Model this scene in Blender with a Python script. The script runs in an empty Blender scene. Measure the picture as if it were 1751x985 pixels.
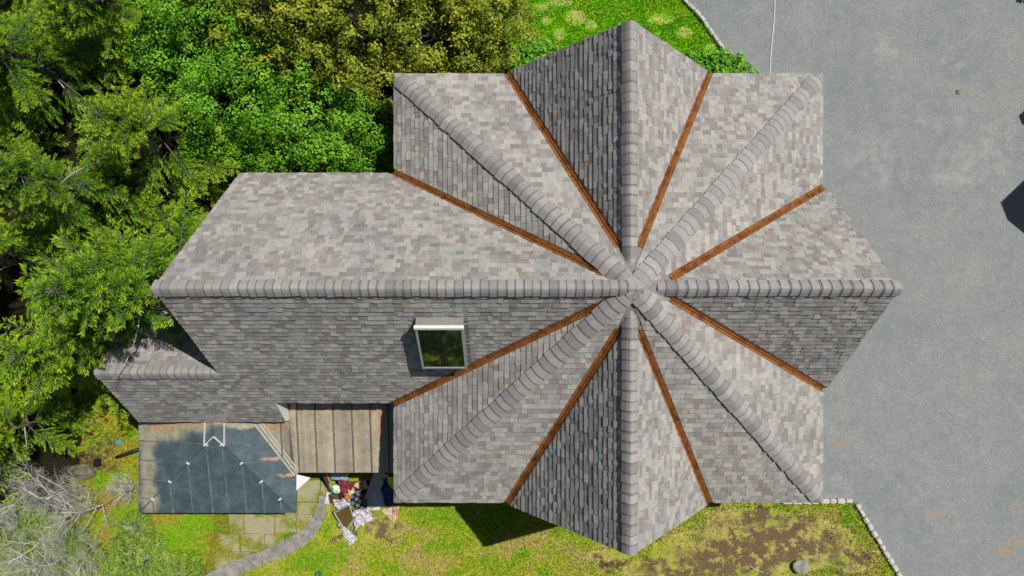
import bpy, bmesh, math, random
import numpy as np
from mathutils import Vector, Matrix, noise as mnoise

# ------------------------------------------------------------------ camera, sky, sun
S = bpy.context.scene
COL = S.collection
CAMZ, F = 23.8, 1167.0
cam_d = bpy.data.cameras.new('camera'); cam_d.sensor_width = 36; cam_d.lens = 36 * F / 1751
cam_d.clip_end = 3000; cam_d.clip_start = 0.1
cam = bpy.data.objects.new('camera', cam_d); COL.objects.link(cam)
cam.location = (0, 0, CAMZ); S.camera = cam
SUN = Vector((3.757, 2.684, 7.62)).normalized()
elev = math.asin(SUN.z); az = math.atan2(SUN.x, SUN.y)
W = bpy.data.worlds.new('World'); S.world = W; W.use_nodes = True
sky = W.node_tree.nodes.new('ShaderNodeTexSky'); sky.sky_type = 'NISHITA'; sky.sun_disc = False
sky.sun_elevation = elev; sky.sun_rotation = az
W.node_tree.links.new(sky.outputs[0], W.node_tree.nodes['Background'].inputs[0])
W.node_tree.nodes['Background'].inputs[1].default_value = 0.05
sd = bpy.data.lights.new('sun', 'SUN'); sd.energy = 4.6; sd.angle = math.radians(0.5); sd.color = (1, .955, .88)
so = bpy.data.objects.new('sun', sd); COL.objects.link(so)
so.rotation_euler = (-SUN).to_track_quat('-Z', 'Y').to_euler(); so.location = (20, 15, 40)
S.view_settings.view_transform = 'Standard'; S.view_settings.look = 'None'
S.view_settings.exposure = 0.0; S.view_settings.gamma = 1

# ------------------------------------------------------------------ helpers
def P(px, py, z=0.0):
    d = (CAMZ - z) / F
    return Vector(((px - 875.5) * d, (492.5 - py) * d, z))

def srgb(r, g, b):
    f = lambda c: ((c / 255 + .055) / 1.055) ** 2.4 if c > 10 else c / 255 / 12.92
    return (f(r), f(g), f(b), 1)

def tag(o, label=None, cat=None, group=None, kind=None):
    if label: o['label'] = label
    if cat: o['category'] = cat
    if group: o['group'] = group
    if kind: o['kind'] = kind
    return o

def thing(name, label, cat, loc=(0, 0, 0), rz=0, group=None):
    o = bpy.data.objects.new(name, None); COL.objects.link(o)
    o.location = loc; o.rotation_euler = (0, 0, rz); o.empty_display_size = .2
    return tag(o, label, cat, group)

def link(name, me, mats, parent=None):
    for m in (mats if isinstance(mats, (list, tuple)) else [mats]): me.materials.append(m)
    o = bpy.data.objects.new(name, me); COL.objects.link(o)
    if parent: o.parent = parent
    return o

class MB:
    """collects shapes for ONE mesh object"""
    def __init__(s): s.v = []; s.f = []; s.m = []; s.t = []
    def add(s, vs, fs, mi=0, tint=0.5):
        b = len(s.v); s.v += [tuple(v) for v in vs]
        for f in fs: s.f.append([b + i for i in f]); s.m.append(mi); s.t.append(tint)
    def box(s, c, size, rot=(0, 0, 0), mi=0, tint=.5, taper=0):
        from mathutils import Euler
        R = Euler(rot).to_matrix(); c = Vector(c); h = Vector(size) / 2
        vs = []
        for z in (-1, 1):
            k = 1 - taper if z > 0 else 1
            for x, y in ((-1, -1), (1, -1), (1, 1), (-1, 1)):
                vs.append(c + R @ Vector((x * h.x * k, y * h.y * k, z * h.z)))
        s.add(vs, [(3, 2, 1, 0), (4, 5, 6, 7), (0, 1, 5, 4), (1, 2, 6, 5), (2, 3, 7, 6), (3, 0, 4, 7)], mi, tint)
    def prism(s, poly, z0, z1, mi=0, tint=.5):
        n = len(poly); vs = [(p[0], p[1], z0) for p in poly] + [(p[0], p[1], z1) for p in poly]
        s.add(vs, [tuple(range(n))[::-1], tuple(range(n, 2 * n))] + [(i, (i + 1) % n, n + (i + 1) % n, n + i) for i in range(n)], mi, tint)
    def slab(s, poly3, thick, mi=0, tint=.5):
        """3D polygon extruded straight down"""
        n = len(poly3); vs = [Vector(p) for p in poly3] + [Vector(p) - Vector((0, 0, thick)) for p in poly3]
        s.add(vs, [tuple(range(n)), tuple(range(n, 2 * n))[::-1]] + [(i, n + i, n + (i + 1) % n, (i + 1) % n) for i in range(n)], mi, tint)
    def extr(s, poly3, vec, mi=0, tint=.5):
        n = len(poly3); vec = Vector(vec); vs = [Vector(p) for p in poly3] + [Vector(p) + vec for p in poly3]
        s.add(vs, [tuple(range(n)), tuple(range(n, 2 * n))[::-1]] + [(i, n + i, n + (i + 1) % n, (i + 1) % n) for i in range(n)], mi, tint)
    def tube(s, pts, r, sides=6, mi=0, tint=.5, r1=None):
        pts = [Vector(p) for p in pts]; n = len(pts); vs = []
        for i, p in enumerate(pts):
            d = (pts[min(i + 1, n - 1)] - pts[max(i - 1, 0)]).normalized()
            a = d.orthogonal().normalized() if abs(d.z) > .9 else d.cross(Vector((0, 0, 1))).normalized()
            b = d.cross(a)
            rr = r if r1 is None else r + (r1 - r) * i / max(n - 1, 1)
            for k in range(sides):
                t = 2 * math.pi * k / sides
                vs.append(p + (a * math.cos(t) + b * math.sin(t)) * rr)
        fs = [(i * sides + k, i * sides + (k + 1) % sides, (i + 1) * sides + (k + 1) % sides, (i + 1) * sides + k) for i in range(n - 1) for k in range(sides)]
        fs += [tuple(range(sides))[::-1], tuple(range((n - 1) * sides, n * sides))]
        s.add(vs, fs, mi, tint)
    def lathe(s, c, prof, sides=14, mi=0, tint=.5, M=None):
        vs = []
        for r, z in prof:
            for k in range(sides):
                t = 2 * math.pi * k / sides; q = Vector((r * math.cos(t), r * math.sin(t), z))
                vs.append(Vector(c) + (M @ q if M else q))
        n = len(prof)
        fs = [(i * sides + k, i * sides + (k + 1) % sides, (i + 1) * sides + (k + 1) % sides, (i + 1) * sides + k) for i in range(n - 1) for k in range(sides)]
        fs.append(tuple(range((n - 1) * sides, n * sides)))
        s.add(vs, fs, mi, tint)
    def mesh(s, name, smooth=False, origin=None):
        me = bpy.data.meshes.new(name)
        v = s.v if origin is None else [tuple(Vector(p) - Vector(origin)) for p in s.v]
        me.from_pydata(v, [], s.f)
        me.polygons.foreach_set('material_index', s.m)
        a = me.attributes.new('tint', 'FLOAT', 'FACE'); a.data.foreach_set('value', s.t)
        if smooth: me.polygons.foreach_set('use_smooth', [True] * len(s.f))
        return me
    def build(s, name, mats, parent=None, smooth=False, bevel=0, loc=None):
        o = link(name, s.mesh(name, smooth, loc), mats, parent)
        if loc is not None: o.location = loc
        if bevel:
            b = o.modifiers.new('bevel', 'BEVEL'); b.width = bevel; b.segments = 2; b.limit_method = 'ANGLE'
        return o

def quads(name, V, tint, mats, parent=None):
    """V: (N,k,3) array of separate k-gons (leaves, needles, blades) in one mesh"""
    N, k = V.shape[:2]
    me = bpy.data.meshes.new(name)
    me.vertices.add(N * k); me.vertices.foreach_set('co', V.astype(np.float32).ravel())
    me.loops.add(N * k); me.loops.foreach_set('vertex_index', np.arange(N * k, dtype=np.int32))
    me.polygons.add(N); me.polygons.foreach_set('loop_start', np.arange(0, N * k, k, dtype=np.int32))
    try: me.polygons.foreach_set('loop_total', np.full(N, k, dtype=np.int32))
    except Exception: pass
    me.update(calc_edges=True)
    a = me.attributes.new('tint', 'FLOAT', 'FACE'); a.data.foreach_set('value', tint.astype(np.float32))
    return link(name, me, mats, parent)

def copy_tree(o, parent=None):
    c = o.copy(); COL.objects.link(c)
    if parent: c.parent = parent
    for ch in list(o.children): copy_tree(ch, c)
    return c

# ---- material nodes
class NT:
    def __init__(s, name, rough=.8, spec=.3):
        s.m = bpy.data.materials.new(name); s.m.use_nodes = True; s.t = s.m.node_tree
        s.b = s.t.nodes['Principled BSDF']; s.b.inputs['Roughness'].default_value = rough
        s.b.inputs['Specular IOR Level'].default_value = spec
        s._co = None
    def n(s, typ, **kw):
        nd = s.t.nodes.new('ShaderNode' + typ)
        for k, v in kw.items():
            if k.startswith('i_'): s.put(nd.inputs[k[2:].replace('_', ' ')], v)
            else: setattr(nd, k, v)
        return nd
    def put(s, sock, v):
        if isinstance(v, bpy.types.NodeSocket): s.t.links.new(v, sock)
        else: sock.default_value = v
    def co(s):
        if s._co is None: s._co = s.n('TexCoord').outputs['Object']
        return s._co
    def noise(s, scale, detail=4, rough=.55, dist=0, vec=None, col=False):
        nd = s.n('TexNoise'); nd.inputs['Scale'].default_value = scale; nd.inputs['Detail'].default_value = detail
        nd.inputs['Roughness'].default_value = rough; nd.inputs['Distortion'].default_value = dist
        s.t.links.new(vec or s.co(), nd.inputs['Vector']); return nd.outputs[1 if col else 0]
    def ramp(s, fac, stops, interp='LINEAR'):
        nd = s.n('ValToRGB'); r = nd.color_ramp; r.interpolation = interp
        while len(r.elements) < len(stops): r.elements.new(0)
        for e, (p, c) in zip(r.elements, stops):
            e.position = p; e.color = c if len(c) == 4 else (*c, 1)
        s.put(nd.inputs[0], fac); return nd.outputs[0]
    def math(s, op, a, b=0.0, clamp=False):
        nd = s.n('Math', operation=op, use_clamp=clamp); s.put(nd.inputs[0], a); s.put(nd.inputs[1], b); return nd.outputs[0]
    def mix(s, f, a, b, mode='MIX'):
        nd = s.n('Mix', data_type='RGBA', blend_type=mode); s.put(nd.inputs[0], f); s.put(nd.inputs[6], a); s.put(nd.inputs[7], b); return nd.outputs[2]
    def rng(s, v, a, b, c=0.0, d=1.0):
        nd = s.n('MapRange', interpolation_type='SMOOTHSTEP'); s.put(nd.inputs[0], v)
        for i, x in enumerate((a, b, c, d)): nd.inputs[i + 1].default_value = x
        return nd.outputs[0]
    def attr(s, name='tint'):
        return s.n('Attribute', attribute_name=name).outputs['Fac']
    def blobs(s, lst, warp=.35, wscale=1.8):
        """patches with shapes of their own: soil, stains, bare spots. (x, y, rx, ry)"""
        nz = s.noise(wscale, 4, .6, col=True)
        off = s.n('VectorMath', operation='SUBTRACT', i_Vector=nz).outputs[0]
        off.node.inputs[1].default_value = (.5, .5, .5)
        sc = s.n('VectorMath', operation='SCALE', i_Vector=off, i_Scale=warp * 2).outputs[0]
        p = s.n('VectorMath', operation='ADD', i_Vector=s.co()).outputs[0]
        s.put(p.node.inputs[1], sc)
        acc = None
        for x, y, rx, ry in lst:
            q = s.n('VectorMath', operation='SUBTRACT', i_Vector=p).outputs[0]; q.node.inputs[1].default_value = (x, y, 0)
            q2 = s.n('VectorMath', operation='MULTIPLY', i_Vector=q).outputs[0]; q2.node.inputs[1].default_value = (1 / rx, 1 / ry, 0)
            L = s.n('VectorMath', operation='LENGTH', i_Vector=q2).outputs[1]
            f = s.rng(L, 1.15, .45)
            acc = f if acc is None else s.math('MAXIMUM', acc, f)
        return acc
    def bump(s, h, strength=.4, dist=.02):
        b = s.n('Bump'); b.inputs['Strength'].default_value = strength; b.inputs['Distance'].default_value = dist
        s.put(b.inputs['Height'], h); s.put(s.b.inputs['Normal'], b.outputs[0])
    def out(s, col): s.put(s.b.inputs['Base Color'], col); return s.m

def plain(name, c, rough=.7, var=.15, scale=6, spec=.3, metal=0):
    m = NT(name, rough, spec); nz = m.noise(scale, 5, .6)
    c = tuple(c)[:3]
    m.b.inputs['Metallic'].default_value = metal
    return m.out(m.ramp(nz, [(.3, tuple(x * (1 - var) for x in c)), (.7, tuple(min(1, x * (1 + var)) for x in c))]))

# ------------------------------------------------------------------ materials
def make_shingle(name='shingle_mix', seed=0):
    m = NT(name, .9, .2)
    t = m.attr()
    stops = [(0, (.222, .214, .203)), (.09, (.385, .378, .356)), (.19, (.282, .276, .262)), (.30, (.428, .418, .388)), (.40, (.255, .244, .230)), (.50, (.358, .360, .346)),
             (.62, (.312, .306, .292)), (.72, (.405, .398, .372)), (.82, (.292, .268, .258)), (.89, (.315, .352, .350)), (.94, (.262, .198, .188)), (.965, (.408, .390, .318)), (.985, (.30, .305, .25))]
    stops = [(p, (.070 + r * .78, .068 + g_ * .768, .067 + b_ * .772)) for p, (r, g_, b_) in stops]
    c = m.ramp(t, stops, 'CONSTANT')
    g = m.noise(95, 2, .7)
    g2 = m.noise(7, 4, .6)
    c = m.mix(1.0, c, m.ramp(g, [(.3, (.74, .74, .74)), (.7, (1.2, 1.19, 1.17))]), 'MULTIPLY')
    c = m.mix(1.0, c, m.ramp(g2, [(.3, (.88, .885, .9)), (.7, (1.1, 1.09, 1.06))]), 'MULTIPLY')
    c = m.mix(1.0, c, m.ramp(m.noise(1.8, 5, .65, 1.2), [(.30, (.86, .85, .84)), (.5, (1, 1, 1)), (.7, (1.06, 1.06, 1.05))]), 'MULTIPLY')
    big = m.noise(.55, 3, .5)
    c = m.mix(1.0, c, m.ramp(big, [(.3, (.92, .93, .95)), (.7, (1.07, 1.06, 1.03))]), 'MULTIPLY')
    m.bump(g, .5, .006)
    return m.out(c)
M_SHINGLE = make_shingle()

def make_copper():
    m = NT('weathered_copper', .5, .4); m.b.inputs['Metallic'].default_value = .1
    a = m.noise(3.5, 6, .65, .6); b = m.noise(22, 3, .6)
    c = m.ramp(a, [(.30, (.075, .030, .010)), (.44, (.185, .070, .018)), (.56, (.31, .118, .030)), (.66, (.20, .080, .018)), (.76, (.10, .040, .012))])
    c = m.mix(1.0, c, m.ramp(b, [(.3, (.75, .72, .7)), (.7, (1.15, 1.15, 1.15))]), 'MULTIPLY')
    return m.out(c)
M_COPPER = make_copper()
M_TRIM = plain('white_trim_paint', (.72, .72, .70), .5, .06)
M_TRIMG = plain('grey_trim_paint', (.34, .33, .31), .6, .08)
M_WALL = None
def make_wall():
    m = NT('cedar_shingle_wall', .85, .2)
    br = m.n('TexBrick', offset=.5, i_Scale=1.0)
    br.inputs['Brick Width'].default_value = .16; br.inputs['Row Height'].default_value = .14; br.inputs['Mortar Size'].default_value = .004
    br.inputs['Color1'].default_value = (.20, .165, .13, 1); br.inputs['Color2'].default_value = (.29, .25, .20, 1); br.inputs['Mortar'].default_value = (.05, .04, .03, 1)
    cx = m.n('SeparateXYZ', i_Vector=m.co()); s = m.math('ADD', cx.outputs[0], cx.outputs[1])
    v = m.n('CombineXYZ'); m.put(v.inputs[0], s); m.put(v.inputs[1], cx.outputs[2]); m.put(br.inputs['Vector'], v.outputs[0])
    return m.out(m.mix(1.0, br.outputs[0], m.ramp(m.noise(3, 5), [(.3, (.8, .8, .8)), (.7, (1.15, 1.12, 1.1))]), 'MULTIPLY'))
M_WALL = make_wall()
def make_glass(name='window_glass', c=(.012, .016, .016), ior=1.9):
    m = NT(name, .03, .5); m.b.inputs['IOR'].default_value = ior
    return m.out(m.ramp(m.noise(1.5, 2), [(.3, c), (.7, tuple(x * 1.5 for x in c))]))
M_GLASS = make_glass(); M_SKYGLASS = make_glass('skylight_glass', (.010, .014, .010), 2.9)
M_ALU = plain('skylight_aluminium', (.42, .44, .45), .35, .06, metal=.6)
M_WOOD = plain('weathered_wood', (.30, .20, .12), .8, .25, 5)
M_STONE = None
def make_stone(name, a, b, scale=9):
    m = NT(name, .85, .25); n1 = m.noise(scale, 6, .65); n2 = m.noise(scale * 5, 3, .6)
    c = m.ramp(n1, [(.3, a), (.7, b)])
    c = m.mix(1.0, c, m.ramp(n2, [(.35, (.78, .78, .78)), (.65, (1.12, 1.12, 1.12))]), 'MULTIPLY')
    m.bump(n1, .4, .02); return m.out(c)
M_STONE = make_stone('pale_granite', (.40, .39, .36), (.66, .65, .61))
M_ROCK = make_stone('mossy_grey_rock', (.20, .21, .17), (.42, .42, .36), 5)
M_BARK = make_stone('bark', (.07, .055, .04), (.20, .17, .14), 12)
M_GREYBARK = make_stone('lichened_grey_bark', (.34, .33, .29), (.60, .59, .53), 14)
M_DEAD = make_stone('bleached_dead_wood', (.50, .485, .43), (.78, .76, .69), 10)

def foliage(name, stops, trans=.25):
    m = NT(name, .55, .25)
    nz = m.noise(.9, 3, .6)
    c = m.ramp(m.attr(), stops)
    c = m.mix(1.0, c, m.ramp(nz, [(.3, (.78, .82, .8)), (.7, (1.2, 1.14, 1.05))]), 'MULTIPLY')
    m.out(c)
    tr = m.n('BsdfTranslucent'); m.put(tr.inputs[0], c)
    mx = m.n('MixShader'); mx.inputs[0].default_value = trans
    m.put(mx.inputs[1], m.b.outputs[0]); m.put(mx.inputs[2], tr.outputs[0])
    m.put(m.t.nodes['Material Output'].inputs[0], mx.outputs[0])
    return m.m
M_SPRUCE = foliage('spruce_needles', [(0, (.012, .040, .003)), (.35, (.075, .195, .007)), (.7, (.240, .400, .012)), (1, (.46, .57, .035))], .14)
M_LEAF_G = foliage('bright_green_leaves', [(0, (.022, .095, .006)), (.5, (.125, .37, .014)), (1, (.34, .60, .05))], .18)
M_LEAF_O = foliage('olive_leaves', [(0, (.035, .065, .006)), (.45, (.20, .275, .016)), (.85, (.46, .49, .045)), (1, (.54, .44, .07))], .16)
M_LEAF_P = foliage('garden_plant_leaves', [(0, (.07, .25, .02)), (.5, (.17, .46, .03)), (1, (.34, .62, .07))])
M_LEAF_S = foliage('grey_green_leaves', [(0, (.10, .19, .02)), (.5, (.26, .42, .05)), (1, (.50, .60, .16))])

# patches (world metres) used by the lawns and by the blades growing on them
def B(px, py, rx, ry, z=0): p = P(px, py, z); return (p.x, p.y, rx * .0204, ry * .0204)
SAND_N = [B(926, 10, 14, 9), B(984, 30, 17, 13), B(904, 62, 14, 10), B(958, 57, 11, 10), B(1130, 33, 22, 9), B(1170, 56, 14, 11), B(888, 32, 14, 13), B(960, 4, 20, 8), B(1214, 82, 10, 8), B(1010, 44, 10, 9), B(935, 35, 10, 7)]
SOIL_S = [B(650, 900, 44, 22), B(590, 905, 22, 22), B(610, 850, 70, 34), B(1270, 945, 150, 44), B(1180, 972, 110, 26), B(1370, 930, 90, 44), B(1290, 890, 70, 22), B(1185, 965, 62, 26), B(1345, 925, 52, 30), B(1290, 884, 40, 14), B(1240, 925, 34, 20), B(1225, 985, 60, 20), B(640, 893, 26, 22), B(1390, 948, 26, 14), B(1455, 960, 30, 20), B(1045, 950, 40, 12), B(1300, 965, 40, 18)]
DRY_S = [B(1300, 930, 200, 60), B(890, 935, 70, 22), B(1010, 950, 60, 26), B(730, 960, 60, 18), B(1150, 905, 40, 18), B(1260, 905, 90, 40), B(1420, 905, 60, 34), B(1480, 960, 40, 40), B(680, 915, 60, 24), B(1100, 975, 80, 20), B(600, 965, 30, 20), B(1370, 900, 60, 30)]
LUSH_S = [B(760, 885, 60, 22), B(850, 890, 50, 40), B(540, 960, 60, 24), B(1455, 890, 26, 34), B(960, 900, 30, 20), B(1300, 975, 26, 12), B(1392, 965, 22, 14)]

def make_lawn(name, g0, g1, g2, sand=(), soil=(), dry=(), lush=(), sc=1.0):
    m = NT(name, .9, .1)
    a = m.noise(1.3, 5, .6, .4); b = m.noise(9, 5, .65); c9 = m.noise(38, 3, .7)
    c = m.ramp(a, [(.32, g0), (.5, g1), (.68, g2)])
    if lush: c = m.mix(m.math('MULTIPLY', m.blobs(lush, .7), .75), c, (*g0, 1))
    if dry: c = m.mix(m.math('MULTIPLY', m.blobs(dry, 1.3, 1.0), m.rng(b, .33, .6, .25, .95)), c, (.50, .40, .155, 1))
    if sand: c = m.mix(m.math('MULTIPLY', m.blobs(sand, .42, 2.6), m.rng(b, .3, .65, .25, .85)), c, (.52, .44, .20, 1))
    if soil: c = m.mix(m.math('MULTIPLY', m.blobs(soil, 1.4, 1.5), m.math('MULTIPLY', m.rng(b, .27, .47, .3, 1.0), m.rng(m.noise(2.6, 6, .72), .40, .50, .12, 1.0))), c, m.ramp(c9, [(.3, (.080, .050, .030, 1)), (.7, (.235, .160, .105, 1))]))
    c = m.mix(1.0, c, m.ramp(b, [(.28, (.66, .70, .62)), (.72, (1.25, 1.2, 1.2))]), 'MULTIPLY')
    c = m.mix(1.0, c, m.ramp(c9, [(.3, (.66, .68, .62)), (.7, (1.3, 1.26, 1.2))]), 'MULTIPLY')
    m.bump(c9, .8, .04)
    return m.out(c)
M_LAWN_N = make_lawn('north_lawn_turf', (.125, .42, .008), (.19, .50, .012), (.30, .53, .02), sand=SAND_N)
M_LAWN_S = make_lawn('south_lawn_turf', (.18, .40, .014), (.37, .44, .036), (.47, .44, .10), soil=SOIL_S, dry=DRY_S, lush=LUSH_S)
M_FLOOR = make_lawn('woodland_floor', (.010, .014, .004), (.018, .019, .008), (.028, .023, .012))
M_MOSS = make_lawn('mossy_rough_ground', (.19, .44, .012), (.34, .36, .035), (.46, .29, .06), soil=[B(165, 715, 10, 12), B(195, 755, 20, 12), B(150, 790, 60, 30)], lush=[B(285, 930, 44, 40), B(330, 898, 50, 18), B(290, 975, 50, 18), B(225, 880, 20, 20)])

def make_asphalt():
    m = NT('gravelly_asphalt', .9, .2)
    v = m.n('TexVoronoi', i_Vector=m.co(), i_Scale=34.0).outputs[1]
    sp = m.n('SeparateColor', i_Color=v).outputs[0]
    f1 = m.noise(60, 3, .7); big = m.noise(.35, 5, .6, .5); mid = m.noise(2.2, 6, .65)
    c = m.ramp(sp, [(0, (.182, .199, .203)), (.35, (.226, .242, .244)), (.75, (.260, .273, .272)), (.975, (.245, .252, .248)), (1, (.40, .40, .38))])
    c = m.mix(1.0, c, m.ramp(f1, [(.3, (.72, .72, .73)), (.7, (1.25, 1.25, 1.24))]), 'MULTIPLY')
    c = m.mix(1.0, c, m.ramp(big, [(.3, (.88, .90, .93)), (.7, (1.10, 1.08, 1.05))]), 'MULTIPLY')
    c = m.mix(1.0, c, m.ramp(mid, [(.3, (.90, .91, .92)), (.7, (1.09, 1.08, 1.06))]), 'MULTIPLY')
    pale = [B(1505, 90, 34, 18), B(1500, 285, 60, 50), B(1640, 190, 30, 40), B(1640, 290, 50, 46), B(1450, 270, 30, 20), B(1700, 260, 40, 60), B(1630, 110, 22, 12), B(1590, 210, 40, 20), B(1430, 840, 40, 30)]
    c = m.mix(m.math('MULTIPLY', m.blobs(pale, .8, 1.5), m.math('MULTIPLY', m.rng(mid, .36, .70), .36)), c, (.40, .40, .38, 1))
    rust = [B(1608, 880, 13, 7), B(1590, 892, 6, 4), B(1722, 942, 22, 12), B(1745, 925, 20, 8), B(1735, 862, 14, 4), B(1440, 760, 14, 10)]
    c = m.mix(m.math('MULTIPLY', m.blobs(rust, .3, 2.5), m.rng(f1, .35, .6, .1, .6)), c, (.40, .24, .09, 1))
    m.bump(f1, .5, .012)
    return m.out(c)
M_ASPHALT = make_asphalt()

def make_concrete():
    m = NT('mossy_concrete', .9, .2)
    gp = m.n('NewGeometry').outputs['Position']
    a = m.noise(1.6, 6, .66, .5, gp); b = m.noise(26, 4, .6)
    c = m.ramp(a, [(.34, (.13, .18, .03)), (.44, (.27, .27, .09)), (.54, (.36, .325, .20)), (.75, (.32, .285, .215))])
    c = m.mix(1.0, c, m.ramp(b, [(.3, (.78, .78, .78)), (.7, (1.15, 1.15, 1.15))]), 'MULTIPLY')
    m.bump(b, .3, .01); return m.out(c)
M_CONC = make_concrete()
M_PATHSTONE = make_stone('rough_grey_stone', (.16, .16, .14), (.37, .35, .31), 4)

# ------------------------------------------------------------------ ground
def sheet(name, poly, z, mat, sub=0):
    mb = MB(); mb.add([(p[0], p[1], z) for p in poly], [tuple(range(len(poly)))])
    me = mb.mesh(name)
    bm = bmesh.new(); bm.from_mesh(me); bmesh.ops.triangulate(bm, faces=bm.faces[:], ngon_method='EAR_CLIP')
    bm.normal_update()
    for f in bm.faces:
        if f.normal.z < 0: f.normal_flip()
    bm.to_mesh(me); bm.free()
    return tag(link(name, me, mat), kind='structure')

sheet('ground', [(-700, -700), (700, -700), (700, 700), (-700, 700)], -.02, M_FLOOR)
g = lambda *a: [tuple(P(x, y)[:2]) for x, y in a]
EDGE_N = g((1140, -60), (1155, -25), (1168, 0), (1183, 14), (1197, 30), (1213, 52), (1228, 74), (1240, 92), (1250, 110), (1262, 140))
EDGE_S = g((1330, 857), (1458, 856), (1466, 866), (1482, 892), (1500, 922), (1518, 952), (1536, 982), (1575, 1050))
asph = [(9, 60), (90, 60), (90, -60), (22, -60)] + EDGE_S[::-1] + [(7, -3), (7, 3)] + EDGE_N[::-1]
sheet('driveway', asph, -.005, M_ASPHALT)
lawn_n = [(-1.6, 60), (8.9, 60)] + EDGE_N + g((1250, 300), (870, 300)) + [(-.3, 5), (-.2, 8)]
sheet('lawn', lawn_n, 0.0, M_LAWN_N)
pat_e = g((561, 790), (560, 850), (553, 880), (530, 915), (500, 938), (460, 955), (415, 972), (370, 990), (330, 1010))
lawn_s = [EDGE_S[i] for i in range(len(EDGE_S))] + [(22, -60), (-40, -60)] + g((290, 1060)) + pat_e[::-1] + g((600, 700), (1330, 700))
sheet('lawn', lawn_s, 0.0, M_LAWN_S)
moss = g((128, 640), (240, 640), (240, 720), (260, 860), (420, 862), (400, 930), (360, 985), (300, 1060), (-60, 1050), (-60, 905), (20, 890), (52, 902), (90, 878), (112, 884), (128, 850), (118, 822), (140, 800), (130, 775), (142, 750), (126, 720), (138, 690))
sheet('rough_ground', moss, -.008, M_MOSS)
# path: curved band of rough stone between patio and lawn, laid as a low kerb
def band(name, line, w, z0, z1, mat, seed=3):
    rnd = random.Random(seed); mb = MB(); n = len(line); L = []; R = []
    for i, p in enumerate(line):
        a = Vector(line[max(i - 1, 0)]); b = Vector(line[min(i + 1, n - 1)]); d = (b - a).normalized(); nn = Vector((-d.y, d.x))
        ww = w[i] if isinstance(w, list) else w
        L.append(Vector(p) + nn * (ww / 2 + rnd.uniform(-.03, .03))); R.append(Vector(p) - nn * (ww / 2 + rnd.uniform(-.03, .03)))
    poly = L + R[::-1]
    for i in range(n - 1):
        mb.prism([R[i], R[i + 1], L[i + 1], L[i]], z0, z1 + rnd.uniform(-.004, .004))
    return mb.build(name, mat)
def smooth_line(pts, k=6):
    out = []; n = len(pts); pts = [Vector(p) for p in pts]
    for i in range(n - 1):
        p0, p1, p2, p3 = pts[max(i - 1, 0)], pts[i], pts[i + 1], pts[min(i + 2, n - 1)]
        for j in range(k):
            t = j / k
            out.append(.5 * ((2 * p1) + (-p0 + p2) * t + (2 * p0 - 5 * p1 + 4 * p2 - p3) * t * t + (-p0 + 3 * p1 - 3 * p2 + p3) * t ** 3))
    out.append(pts[-1]); return out
pl = smooth_line(g((552, 846), (551, 868), (541, 893), (522, 915), (498, 931), (470, 944), (435, 958), (400, 972), (360, 990), (320, 1015)), 4)
tag(band('path', pl, [.22 + .26 * min(1, i / 12) for i in range(len(pl))], -.1, .085, M_PATHSTONE), kind='structure')

# ------------------------------------------------------------------ house
CX, HS, EZ, AZ = 2.819, 6.273, 3.8, 8.0
GW, GZ, WW = 2.93, 7.62, 3.359
IN = HS * (1 - (GZ - EZ) / (AZ - EZ))
apex = Vector((CX, 0, AZ))
house = thing('house', 'grey shingled house with star shaped hip and gable roof, copper valleys and metal porch roofs', 'house', (CX, 0, 0))
def H(o):       # keep world coordinates under the house Empty
    o.location = o.location - Vector((CX, 0, 0)); return o

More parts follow.
